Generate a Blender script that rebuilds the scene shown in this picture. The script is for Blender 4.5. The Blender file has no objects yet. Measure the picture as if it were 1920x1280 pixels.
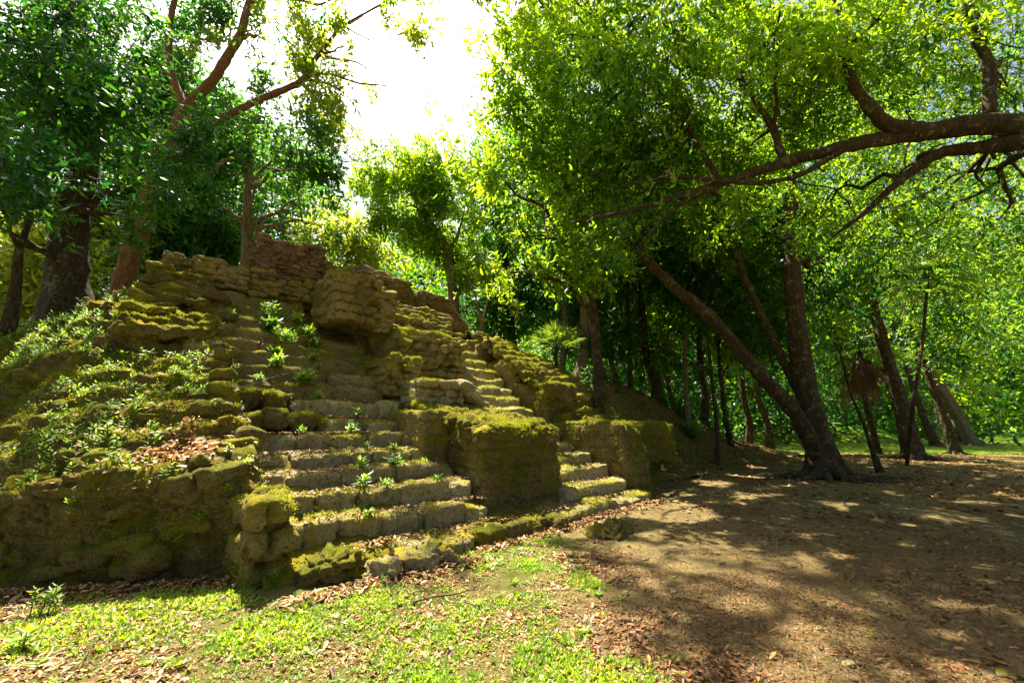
import bpy, math, random
import numpy as np
from mathutils import Vector, Matrix, Euler
R = math.radians
S = bpy.context.scene
COL = S.collection
# ------------------------------------------------------------------ camera, sky, sun, exposure
PITCH = R(11.1)
cam_d = bpy.data.cameras.new('camera')
cam = bpy.data.objects.new('camera', cam_d); COL.objects.link(cam)
cam_d.sensor_width = 36; cam_d.lens = 15.0; cam_d.clip_start = 0.05; cam_d.clip_end = 2000
cam.location = (0, 0, 1.6); cam.rotation_euler = (math.pi/2 + PITCH, 0, 0)
S.camera = cam
SUN_AZ, SUN_EL = R(-38), R(62)          # azimuth from +Y towards +X
SUNDIR = np.array([math.sin(SUN_AZ)*math.cos(SUN_EL), math.cos(SUN_AZ)*math.cos(SUN_EL), math.sin(SUN_EL)])
w = bpy.data.worlds.new('World'); S.world = w; w.use_nodes = True
nt = w.node_tree
sky = nt.nodes.new('ShaderNodeTexSky'); sky.sky_type = 'NISHITA'; sky.sun_disc = False
sky.sun_elevation = SUN_EL; sky.sun_rotation = SUN_AZ; sky.dust_density = 6.0; sky.air_density = 1.0
nt.links.new(sky.outputs[0], nt.nodes['Background'].inputs[0])
nt.nodes['Background'].inputs[1].default_value = 0.052
ld = bpy.data.lights.new('sun', 'SUN'); ld.energy = 5.0; ld.angle = R(0.5); ld.color = (1, .92, .74)
sun = bpy.data.objects.new('sun', ld); COL.objects.link(sun)
sun.rotation_euler = Vector(SUNDIR.tolist()).to_track_quat('Z', 'Y').to_euler()
sun.location = (-5, 20, 30)
S.view_settings.view_transform = 'Standard'; S.view_settings.look = 'None'
S.view_settings.exposure = 2.15; S.view_settings.gamma = 1
S.cycles.max_bounces = 7; S.cycles.diffuse_bounces = 4; S.cycles.transmission_bounces = 5; S.cycles.glossy_bounces = 2
S.cycles.sample_clamp_indirect = 4

# ------------------------------------------------------------------ frames of reference
F = 800.0; C0 = np.array([0, 0, 1.6])
def ray(x, y):
    a = (x-960)/F; b = (640-y)/F
    return np.array([a, math.cos(PITCH)-b*math.sin(PITCH), math.sin(PITCH)+b*math.cos(PITCH)])
def at(x, y, Y):                      # point of the world seen at photo pixel x,y at Y metres north of the camera
    d = ray(x, y); return C0 + d*(Y/d[1])
def gnd(x, y, z=0.):
    d = ray(x, y); return C0 + d*((z-C0[2])/d[2])
AZ = R(46); P0 = np.array([-1.276, 5.044, 0])
U = np.array([math.sin(AZ), math.cos(AZ), 0]); V = np.array([-math.cos(AZ), math.sin(AZ), 0]); Z = np.array([0, 0, 1.])
UVZ = np.stack([U, V, Z])
def W(p):                             # pyramid coordinates (u along the front, v into it, z) to the world
    return np.asarray(p, float) @ UVZ + P0
def inv(p):
    return (np.asarray(p, float)-P0) @ UVZ.T

# ------------------------------------------------------------------ noise
def vnoise(p, seed=0):
    p = np.asarray(p, float); i = np.floor(p).astype(np.int64); f = p-i; f = f*f*(3-2*f)
    def h(a, b, c):
        n = (a*374761393 + b*668265263 + c*2147483647 + seed*1274126177) & 0xffffffff
        n = ((n ^ (n >> 13))*1274126177) & 0xffffffff
        n = ((n ^ (n >> 15))*2246822519) & 0xffffffff
        return ((n ^ (n >> 16)) & 0xffff)/32767.5-1
    x, y, z = i[..., 0], i[..., 1], i[..., 2]; fx, fy, fz = f[..., 0], f[..., 1], f[..., 2]
    r = 0
    for dx in (0, 1):
        for dy in (0, 1):
            for dz in (0, 1):
                wgt = (fx if dx else 1-fx)*(fy if dy else 1-fy)*(fz if dz else 1-fz)
                r = r + wgt*h(x+dx, y+dy, z+dz)
    return r
def fbm(p, sc, oct=3, seed=0, gain=.5):
    a = 1.; r = 0; p = np.asarray(p)*sc
    for k in range(oct):
        r = r + a*vnoise(p+k*17.3, seed+k); p = p*2.03; a *= gain
    return r
def sst(x): x = np.clip(x, 0, 1); return x*x*(3-2*x)

# ------------------------------------------------------------------ mesh builder
class MB:
    def __init__(s): s.v = []; s.q = []; s.t = []; s.n = 0; s.tint = []
    def add(s, v, q=None, t=None, tint=.5):
        v = np.asarray(v, np.float32).reshape(-1, 3)
        s.v.append(v)
        if q is not None and len(q): s.q.append(np.asarray(q, np.int64).reshape(-1, 4)+s.n)
        if t is not None and len(t): s.t.append(np.asarray(t, np.int64).reshape(-1, 3)+s.n)
        s.tint.append(np.broadcast_to(np.asarray(tint, np.float32), (len(v),)))
        s.n += len(v)
    def build(s, name, mat, parent=None, loc=None, smooth=True):
        me = bpy.data.meshes.new(name)
        v = np.concatenate(s.v) if s.v else np.zeros((0, 3), np.float32)
        if loc is not None: v = v-np.asarray(loc, np.float32)
        q = np.concatenate(s.q) if s.q else np.zeros((0, 4), np.int64)
        t = np.concatenate(s.t) if s.t else np.zeros((0, 3), np.int64)
        me.vertices.add(len(v)); me.vertices.foreach_set('co', v.ravel())
        li = np.concatenate([q.ravel(), t.ravel()]).astype(np.int32)
        tot = np.concatenate([np.full(len(q), 4), np.full(len(t), 3)]).astype(np.int32)
        st = np.concatenate([[0], np.cumsum(tot)[:-1]]).astype(np.int32)
        me.loops.add(len(li)); me.loops.foreach_set('vertex_index', li)
        me.polygons.add(len(tot)); me.polygons.foreach_set('loop_start', st)
        me.polygons.foreach_set('loop_total', tot)
        me.polygons.foreach_set('use_smooth', np.full(len(tot), smooth))
        me.update(calc_edges=True)
        a = me.attributes.new('tint', 'FLOAT', 'POINT'); a.data.foreach_set('value', np.concatenate(s.tint).astype(np.float32))
        me.materials.append(mat)
        o = bpy.data.objects.new(name, me); COL.objects.link(o)
        if parent is not None: o.parent = parent
        elif loc is not None: o.location = [float(x) for x in loc]
        return o
def tag(o, label=None, cat=None, group=None, kind=None):
    if label: o['label'] = label
    if cat: o['category'] = cat
    if group: o['group'] = group
    if kind: o['kind'] = kind
    return o
def empty(name, loc, label, cat, group=None):
    o = bpy.data.objects.new(name, None); COL.objects.link(o); o.location = [float(x) for x in loc]
    o.empty_display_size = .2
    return tag(o, label, cat, group)

# ------------------------------------------------------------------ materials
def new_mat(name):
    m = bpy.data.materials.new(name); m.use_nodes = True
    n = m.node_tree; b = n.nodes['Principled BSDF']; return m, n, b
def nd(n, typ, **kw):
    x = n.nodes.new(typ)
    for k, v in kw.items():
        if k.startswith('i_'):
            key = k[2:]; x.inputs[int(key) if key.isdigit() else key].default_value = v
        else: setattr(x, k, v)
    return x
def noise(n, co, scale, detail=5, rough=.55):
    x = nd(n, 'ShaderNodeTexNoise'); x.inputs['Scale'].default_value = scale
    x.inputs['Detail'].default_value = detail; x.inputs['Roughness'].default_value = rough
    n.links.new(co, x.inputs['Vector']); return x.outputs['Fac']
def ramp(n, fac, stops):
    x = nd(n, 'ShaderNodeValToRGB'); e = x.color_ramp.elements
    while len(e) < len(stops): e.new(.5)
    for k, (p, c) in enumerate(stops):
        e[k].position = p; e[k].color = (*c, 1) if len(c) == 3 else c
    n.links.new(fac, x.inputs[0]); return x.outputs[0]
def mix(n, fac, a, b):
    x = nd(n, 'ShaderNodeMix', data_type='RGBA')
    if isinstance(fac, (int, float)): x.inputs[0].default_value = fac
    else: n.links.new(fac, x.inputs[0])
    for k, c in ((6, a), (7, b)):
        if isinstance(c, tuple): x.inputs[k].default_value = (*c, 1)
        else: n.links.new(c, x.inputs[k])
    return x.outputs[2]
def mth(n, op, a, b=None, clamp=False):
    x = nd(n, 'ShaderNodeMath', operation=op, use_clamp=clamp)
    for k, c in ((0, a), (1, b)):
        if c is None: continue
        if isinstance(c, (int, float)): x.inputs[k].default_value = c
        else: n.links.new(c, x.inputs[k])
    return x.outputs[0]
def bump(n, b, h, dist, strength=1.):
    x = nd(n, 'ShaderNodeBump'); x.inputs['Strength'].default_value = strength; x.inputs['Distance'].default_value = dist
    n.links.new(h, x.inputs['Height']); n.links.new(x.outputs[0], b.inputs['Normal']); return x

def stone_mat(name, base1, base2, moss1, moss2, mossy, lichen=.5):
    m, n, b = new_mat(name)
    co = nd(n, 'ShaderNodeNewGeometry'); pos = co.outputs['Position']
    sep = nd(n, 'ShaderNodeSeparateXYZ'); n.links.new(co.outputs['Normal'], sep.inputs[0]); nz = sep.outputs[2]
    ti = nd(n, 'ShaderNodeAttribute', attribute_name='tint').outputs['Fac']
    n1 = noise(n, pos, 3.2, 9, .72); n2 = noise(n, pos, 15, 8, .75); n3 = noise(n, pos, 1.1, 4, .6); n4 = noise(n, pos, 70, 6, .8); n5 = noise(n, pos, 2.2, 3, .5); n6 = noise(n, pos, 32, 7, .8)
    base = mix(n, ramp(n, n1, [(.38, (0, 0, 0)), (.62, (1, 1, 1))]), base1, base2)
    dark = mix(n, mth(n, 'MULTIPLY', ramp(n, n2, [(.34, (1, 1, 1)), (.52, (0, 0, 0))]), .85), base, tuple(c*.30 for c in base1))
    vo = nd(n, 'ShaderNodeTexVoronoi'); vo.inputs['Scale'].default_value = 26; n.links.new(pos, vo.inputs['Vector'])
    pit = ramp(n, mth(n, 'ADD', vo.outputs['Distance'], mth(n, 'MULTIPLY', mth(n, 'SUBTRACT', n6, .5), 1.2)), [(.10, (1, 1, 1)), (.24, (0, 0, 0))])
    dark = mix(n, mth(n, 'MULTIPLY', pit, .8), dark, tuple(c*.22 for c in base1))
    dark = mix(n, mth(n, 'MULTIPLY', ramp(n, n6, [(.52, (0, 0, 0)), (.62, (1, 1, 1))]), .55), dark, tuple(min(.8, c*1.45) for c in base2))
    lic = ramp(n, mth(n, 'ADD', mth(n, 'MULTIPLY', n2, .55), mth(n, 'MULTIPLY', n5, .45)), [(.54, (0, 0, 0)), (.60, (1, 1, 1))])
    dark = mix(n, mth(n, 'MULTIPLY', lic, lichen), dark, (.58, .52, .25))
    mo = mix(n, ramp(n, mth(n, 'ADD', mth(n, 'MULTIPLY', n4, .5), mth(n, 'MULTIPLY', n6, .5)), [(.40, (0, 0, 0)), (.60, (1, 1, 1))]), moss1, moss2)
    mo = mix(n, ramp(n, n5, [(.45, (0, 0, 0)), (.65, (1, 1, 1))]), mo, tuple(c*k for c, k in zip(moss2, (1.25, 1.0, .9))))
    f = mth(n, 'ADD', mth(n, 'MULTIPLY', nz, .36), mth(n, 'MULTIPLY', mth(n, 'SUBTRACT', n3, .5), 1.3))
    f = mth(n, 'ADD', f, mth(n, 'MULTIPLY', mth(n, 'SUBTRACT', n2, .5), 1.7))
    f = mth(n, 'ADD', f, mth(n, 'MULTIPLY', mth(n, 'SUBTRACT', n1, .5), 1.3))
    f = mth(n, 'ADD', f, mth(n, 'MULTIPLY', mth(n, 'SUBTRACT', ti, .5), .5))
    f = mth(n, 'ADD', f, mossy)
    f = ramp(n, f, [(.18, (0, 0, 0)), (.42, (1, 1, 1))])
    c = mix(n, f, dark, mo)
    v = nd(n, 'ShaderNodeHueSaturation'); n.links.new(c, v.inputs['Color'])
    n.links.new(mth(n, 'ADD', .7, mth(n, 'MULTIPLY', ti, .6)), v.inputs['Value'])
    n.links.new(v.outputs[0], b.inputs['Base Color']); b.inputs['Roughness'].default_value = .95
    b.inputs['Specular IOR Level'].default_value = .12
    h = mth(n, 'ADD', mth(n, 'MULTIPLY', n1, 1.3), mth(n, 'MULTIPLY', n2, .9))
    h = mth(n, 'ADD', h, mth(n, 'MULTIPLY', n6, .8)); h = mth(n, 'SUBTRACT', h, mth(n, 'MULTIPLY', pit, .35))
    h = mth(n, 'ADD', h, mth(n, 'MULTIPLY', n4, mth(n, 'ADD', .15, mth(n, 'MULTIPLY', f, .25))))
    bump(n, b, h, .13, 1.)
    return m
M = {}
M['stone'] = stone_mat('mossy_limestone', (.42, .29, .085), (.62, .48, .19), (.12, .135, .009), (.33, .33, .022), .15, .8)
M['tread'] = stone_mat('sun_brightened_stone', (.58, .45, .19), (.78, .67, .36), (.16, .18, .012), (.44, .44, .035), -.06, .4)  # paler stone: sunlight on the treads lifted into the base colour
M['darkstone'] = stone_mat('dark_mossy_stone', (.24, .17, .05), (.42, .33, .11), (.075, .085, .006), (.24, .24, .016), .12, .9)  # darker stone and moss tones for the projecting blocks
M['moss'] = stone_mat('thick_moss_stone', (.26, .19, .055), (.42, .32, .11), (.09, .105, .007), (.31, .32, .020), .22, .5)
M['thin'] = stone_mat('thin_course_masonry', (.26, .145, .08), (.42, .27, .15), (.11, .10, .012), (.24, .20, .02), -.02, .6)
M['vault'] = stone_mat('weathered_vault_masonry', (.30, .20, .08), (.44, .33, .15), (.10, .09, .012), (.22, .19, .02), -.04, .6)

def ground_mat():
    m, n, b = new_mat('forest_floor')
    pos = nd(n, 'ShaderNodeNewGeometry').outputs['Position']
    sp = nd(n, 'ShaderNodeSeparateXYZ'); n.links.new(pos, sp.inputs[0])
    n1 = noise(n, pos, .9, 6, .6); n2 = noise(n, pos, 9, 8, .7); n3 = noise(n, pos, 60, 4, .7)
    c = mix(n, ramp(n, n2, [(.35, (0, 0, 0)), (.7, (1, 1, 1))]), (.16, .115, .042), (.32, .25, .10))
    c = mix(n, ramp(n, n3, [(.3, (1, 1, 1)), (.5, (0, 0, 0))]), c, (.10, .065, .03))
    c = mix(n, mth(n, 'MULTIPLY', ramp(n, n1, [(.45, (0, 0, 0)), (.62, (1, 1, 1))]), .55), c, (.12, .085, .035))
    # mossy green soil where the grass grows: left foreground and the far clearing
    gl = mth(n, 'ADD', mth(n, 'MULTIPLY', sp.outputs[0], -1), mth(n, 'MULTIPLY', mth(n, 'SUBTRACT', n1, .5), 3.5))
    gl = ramp(n, mth(n, 'ADD', mth(n, 'MULTIPLY', gl, .6), .75), [(.2, (0, 0, 0)), (.7, (1, 1, 1))])
    far = mth(n, 'MULTIPLY', mth(n, 'SUBTRACT', mth(n, 'ADD', sp.outputs[1], mth(n, 'MULTIPLY', n1, 8)), 27), .4, True)
    g = mth(n, 'MULTIPLY', mth(n, 'MAXIMUM', gl, far), ramp(n, n2, [(.3, (.2, .2, .2)), (.6, (1, 1, 1))]))
    c = mix(n, mth(n, 'MULTIPLY', g, .7), c, mix(n, ramp(n, n3, [(.35, (0, 0, 0)), (.65, (1, 1, 1))]), (.045, .06, .006), (.20, .24, .02)))
    c = mix(n, far, c, mix(n, n2, (.08, .15, .01), (.20, .30, .02)))
    n.links.new(c, b.inputs['Base Color']); b.inputs['Roughness'].default_value = .95; b.inputs['Specular IOR Level'].default_value = .15
    bump(n, b, mth(n, 'ADD', n2, mth(n, 'MULTIPLY', n3, .5)), .09)
    return m
M['ground'] = ground_mat()
def earth_mat():
    m, n, b = new_mat('mossy_earth')
    pos = nd(n, 'ShaderNodeNewGeometry').outputs['Position']
    n1 = noise(n, pos, 1.6, 6, .65); n2 = noise(n, pos, 11, 8, .7); n3 = noise(n, pos, 90, 4, .7)
    c = mix(n, ramp(n, n2, [(.35, (0, 0, 0)), (.7, (1, 1, 1))]), (.10, .065, .028), (.24, .17, .075))
    f = ramp(n, mth(n, 'ADD', mth(n, 'MULTIPLY', n1, .6), mth(n, 'MULTIPLY', n2, .4)), [(.42, (0, 0, 0)), (.55, (1, 1, 1))])
    c = mix(n, f, c, mix(n, n3, (.055, .07, .010), (.17, .17, .025)))
    n.links.new(c, b.inputs['Base Color']); b.inputs['Roughness'].default_value = .95; b.inputs['Specular IOR Level'].default_value = .1
    bump(n, b, mth(n, 'ADD', n2, mth(n, 'MULTIPLY', n3, .4)), .07)
    return m
M['earth'] = earth_mat()
def bark_mat(name, c1, c2, lich):
    m, n, b = new_mat(name)
    pos = nd(n, 'ShaderNodeNewGeometry').outputs['Position']
    mp = nd(n, 'ShaderNodeMapping'); mp.inputs['Scale'].default_value = (1, 1, .22); n.links.new(pos, mp.inputs[0])
    n1 = noise(n, mp.outputs[0], 22, 7, .7); n2 = noise(n, pos, 4.5, 5, .6); n3 = noise(n, pos, 14, 3, .5)
    c = mix(n, ramp(n, n1, [(.35, (0, 0, 0)), (.65, (1, 1, 1))]), c1, c2)
    c = mix(n, mth(n, 'MULTIPLY', ramp(n, mth(n, 'ADD', mth(n, 'MULTIPLY', n3, .5), mth(n, 'MULTIPLY', n2, .5)), [(.56, (0, 0, 0)), (.60, (1, 1, 1))]), lich), c, (.30, .27, .18))
    c = mix(n, mth(n, 'MULTIPLY', ramp(n, n2, [(.5, (0, 0, 0)), (.65, (1, 1, 1))]), .6), c, (.06, .07, .015))
    n.links.new(c, b.inputs['Base Color']); b.inputs['Roughness'].default_value = .9; b.inputs['Specular IOR Level'].default_value = .2
    bump(n, b, mth(n, 'ADD', n1, mth(n, 'MULTIPLY', n2, 1.5)), .07)
    return m
M['bark'] = bark_mat('dark_furrowed_bark', (.022, .015, .009), (.085, .055, .03), .6)
M['redbark'] = bark_mat('reddish_bark', (.11, .045, .022), (.27, .125, .06), .3)
M['greybark'] = bark_mat('pale_grey_bark', (.10, .075, .05), (.24, .19, .12), .5)
def leaf_mat(name, dark, light, t_dark, t_light, tr=.5, gloss=.45):
    m, n, b = new_mat(name)
    ti = nd(n, 'ShaderNodeAttribute', attribute_name='tint').outputs['Fac']
    c = mix(n, ti, dark, light); t = mix(n, ti, t_dark, t_light)
    n.links.new(c, b.inputs['Base Color']); b.inputs['Roughness'].default_value = gloss; b.inputs['Specular IOR Level'].default_value = .45
    tl = nd(n, 'ShaderNodeBsdfTranslucent'); n.links.new(t, tl.inputs[0])
    ms = nd(n, 'ShaderNodeMixShader'); ms.inputs[0].default_value = tr
    n.links.new(b.outputs[0], ms.inputs[1]); n.links.new(tl.outputs[0], ms.inputs[2])
    n.links.new(ms.outputs[0], n.nodes['Material Output'].inputs[0]); return m
M['leafA'] = leaf_mat('deep_green_leaf', (.008, .05, .010), (.035, .11, .012), (.015, .15, .012), (.18, .42, .012), .45, .5)
M['leafB'] = leaf_mat('sunny_green_leaf', (.010, .048, .006), (.08, .17, .008), (.02, .17, .006), (.58, .85, .01), .48, .5)
M['leafC'] = leaf_mat('golden_green_leaf', (.06, .10, .01), (.18, .18, .02), (.25, .45, .015), (.66, .72, .04), .5)
M['leafG'] = leaf_mat('ground_leaf', (.05, .13, .008), (.20, .30, .015), (.18, .42, .01), (.60, .75, .02), .42)
M['frond'] = leaf_mat('palm_frond', (.04, .11, .015), (.12, .20, .03), (.15, .35, .02), (.40, .55, .04), .35)
M['dry'] = leaf_mat('dry_leaf', (.13, .055, .025), (.50, .32, .18), (.20, .08, .02), (.45, .25, .08), .2, .6)
def leafdry():
    m = M['dry']; n = m.node_tree
    ti = nd(n, 'ShaderNodeAttribute', attribute_name='tint').outputs['Fac']
    c = ramp(n, ti, [(0, (.05, .025, .010)), (.3, (.17, .07, .022)), (.6, (.34, .17, .055)), (.85, (.55, .36, .17)), (1, (.50, .22, .02))])
    n.links.new(c, n.nodes['Principled BSDF'].inputs['Base Color'])
leafdry()

# ------------------------------------------------------------------ generators
_tc = {}
def cube_tpl(n):
    if n in _tc: return _tc[n]
    g = np.linspace(-1, 1, n+1); vs = []; qs = []; k = 0
    for ax in range(3):
        for sg in (-1, 1):
            a, b = np.meshgrid(g, g, indexing='ij'); p = np.zeros((n+1, n+1, 3))
            p[..., ax] = sg; p[..., (ax+1) % 3] = a; p[..., (ax+2) % 3] = b
            idx = np.arange((n+1)**2).reshape(n+1, n+1)+k
            q = np.stack([idx[:-1, :-1], idx[1:, :-1], idx[1:, 1:], idx[:-1, 1:]], -1).reshape(-1, 4)
            if sg < 0: q = q[:, ::-1]
            vs.append(p.reshape(-1, 3)); qs.append(q); k += (n+1)**2
    v = np.concatenate(vs); q = np.concatenate(qs)
    key = np.round(v, 5); _, first, invx = np.unique(key, axis=0, return_index=True, return_inverse=True)
    _tc[n] = (v[first], invx.ravel()[q]); return _tc[n]
def rounded(p, k):
    nn = (np.abs(p)**k).sum(-1, keepdims=True)**(1/k); return p/nn
rng = np.random.default_rng(7)
def stone(mb, c, h, rot=(0, 0, 0), n=6, k=5, amp=.05, frame='uv', seed=0, tint=None):
    """one eroded stone; c,h in pyramid coordinates (or world)"""
    v, q = cube_tpl(n); p = rounded(v, k)*np.asarray(h)
    nrm = p/np.asarray(h)**1.0; nrm = nrm/np.linalg.norm(nrm, axis=1, keepdims=True)
    p = p @ np.array(Euler(rot).to_matrix()).T + np.asarray(c)
    a = amp*(fbm(p, 3.2, 2, 3)+.6*fbm(p, 11, 2, 9)+(.35*fbm(p, 30, 2, 12) if n > 8 else 0))
    p = p + nrm*a[:, None]
    if frame == 'uv': p = W(p)
    mb.add(p, q, tint=rng.uniform(.2, .8) if tint is None else tint)
def grid_quads(a, b):
    i = np.arange(a*b).reshape(a, b)
    return np.stack([i[:-1, :-1], i[1:, :-1], i[1:, 1:], i[:-1, 1:]], -1).reshape(-1, 4)
def courses(mb, o, d, L, H, nrm, ch, sl, depth, jit=.03, batter=0., n=4, k=5, amp=.04, ragged=0.):
    jit = jit*1.6
    """a wall face of individual stones: o origin (u,v,z), d unit direction in (u,v), nrm outward unit"""
    o = np.asarray(o, float); d = np.array([d[0], d[1], 0.]); nr = np.array([nrm[0], nrm[1], 0.])
    z = 0; ang = math.atan2(d[1], d[0])
    while z < H-.3*ch:
        c_h = ch*rng.uniform(.8, 1.25); s = -rng.uniform(0, .5)*sl
        while s < L:
            l = sl*rng.uniform(.6, 1.5); e = min(s+l, L); s0 = max(s, 0)
            if e-s0 > .25*sl:
                top = H - ragged*(.5+.5*vnoise(np.array([(s0+e)*.9, z*.3, o[0]*3.1])))
                if z+c_h*.5 < top:
                    c = o + d*((s0+e)/2) + Z*(z+c_h/2) + nr*(rng.normal()*jit - depth/2 - batter*z)
                    stone(mb, c, ((e-s0)*.515, depth/2, c_h*.53), (rng.normal()*.02, rng.normal()*.015, ang+rng.normal()*.03), n, k, amp)
            s += l
        z += c_h
def roughbox(mb, lo, hi, res=.05, k=16, amp=.05, ch=.3, sl=.6, groove=.03, shear=None, seed=0, tint=.5, top=None):
    """a mass of eroded masonry with joint grooves"""
    lo = np.array(lo, float); hi = np.array(hi, float); c = (lo+hi)/2; h = (hi-lo)/2
    n = int(np.clip(max(h)*2/res, 6, 110)); v, q = cube_tpl(n)
    p = rounded(v, k); nrm = np.sign(p)*np.abs(p)**6; nrm /= np.linalg.norm(nrm, axis=1, keepdims=True)
    p = p*h+c
    if shear is not None: p = shear(p)
    zz = p[:, 2]+.05*vnoise(p*1.5, 5); row = np.floor(zz/ch)
    a = (p[:, 0]+p[:, 1])+row*.37*sl+.08*vnoise(p*2, 8)
    gz = np.abs(zz/ch-row-.5)*2; gx = np.abs((a/sl) % 1-.5)*2
    side = 1-np.clip(nrm[:, 2], 0, 1)
    g = np.maximum(np.clip((gz-.78)/.22, 0, 1), np.clip((gx-.88)/.12, 0, 1))*side
    dd = amp*(1.2*fbm(p, 1.4, 2, seed+1)+.7*fbm(p, 5, 3, seed+2)+.3*fbm(p, 19, 2, seed+3)) - groove*g*(.6+.6*vnoise(p*1.1, 11))
    p = p+nrm*dd[:, None]
    mb.add(W(p), q, tint=np.clip(tint+.35*fbm(p, 1.1, 2, 31), 0, 1))
def tube(mb, pts, rad, seg=10, rough=.12, seed=0, flare=0., tint=.5, cap=True, fl_h=.6):
    pts = np.asarray(pts, float); rad = np.asarray(rad, float)
    d = np.r_[0, np.cumsum(np.linalg.norm(np.diff(pts, axis=0), axis=1))]
    n = max(3, int(d[-1]/max(.08, rad.mean()*.9))); n = min(n, 90)
    t = np.linspace(0, d[-1], n)
    # smooth interpolation (catmull via repeated averaging)
    P = np.stack([np.interp(t, d, pts[:, k]) for k in range(3)], 1); r = np.interp(t, d, rad)
    for _ in range(max(1, n//10)):
        P[1:-1] = (P[:-2]+2*P[1:-1]+P[2:])/4
    T = np.gradient(P, axis=0); T /= np.linalg.norm(T, axis=1, keepdims=True)+1e-9
    ref = np.array([.31, .9, .1]) if abs(T[0, 2]) > .5 else np.array([0, 0, 1.])
    A = np.cross(T, ref); A /= np.linalg.norm(A, axis=1, keepdims=True)+1e-9; B = np.cross(T, A)
    th = np.linspace(0, 2*math.pi, seg, endpoint=False)
    rr = np.repeat(r[:, None], seg, 1)
    if flare:
        hgt = t[:, None]; rr = rr*(1+flare*np.exp(-hgt/fl_h)*(1+.75*np.cos(th*5+seed)[None]+.4*np.cos(th*3+seed*2)[None])+.07*np.cos(th*6+seed+hgt*.5))
    Q = P[:, None]+rr[..., None]*(np.cos(th)[None, :, None]*A[:, None]+np.sin(th)[None, :, None]*B[:, None])
    Nn = (Q-P[:, None])
    if rough: Q = Q+Nn*(rough*(fbm(Q*np.array([1, 1, .4]), 1.6/max(.05, rad.max()), 3, seed)))[..., None]
    v = Q.reshape(-1, 3); i = np.arange(n*seg).reshape(n, seg); j = np.roll(i, -1, 1)
    q = np.stack([i[:-1], j[:-1], j[1:], i[1:]], -1).reshape(-1, 4)
    tr = []
    if cap:
        v = np.vstack([v, P[0], P[-1]]); a, b = n*seg, n*seg+1
        for s_ in range(seg):
            s2 = (s_+1) % seg; tr += [(a, i[0, s2], i[0, s_]), (b, i[-1, s_], i[-1, s2])]
    mb.add(v, q, tr if cap else None, tint=tint)

def leaf_faces(mb, base, dirn, side, L, wd, tint, fold=.25, simple=False):
    """many leaves at once; base,dirn,side (n,3); L,wd (n,)"""
    n = len(base)
    if n == 0: return
    up = np.cross(dirn, side); L = np.asarray(L)[:, None]; wd = np.asarray(wd)[:, None]
    if simple:
        v = np.stack([base, base+dirn*L*.45+side*wd*.5+up*wd*fold, base+dirn*L, base+dirn*L*.45-side*wd*.5+up*wd*fold], 1)
        q = np.arange(n*4).reshape(n, 4); mb.add(v, q, tint=np.repeat(tint, 4)); return
    v = np.stack([base, base+dirn*L*.3+side*wd*.5+up*wd*fold, base+dirn*L*.68+side*wd*.4+up*wd*fold*.6-up*L*.03, base+dirn*L-up*L*.10,
                  base+dirn*L*.68-side*wd*.4+up*wd*fold*.6-up*L*.03, base+dirn*L*.3-side*wd*.5+up*wd*fold], 1)
    i = np.arange(n)[:, None]*6
    q = np.concatenate([i+np.array([[0, 3, 2, 1]]), i+np.array([[0, 5, 4, 3]])], 0)
    mb.add(v, q, tint=np.repeat(tint, 6))
def unit(a): return a/(np.linalg.norm(a, axis=-1, keepdims=True)+1e-9)

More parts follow.
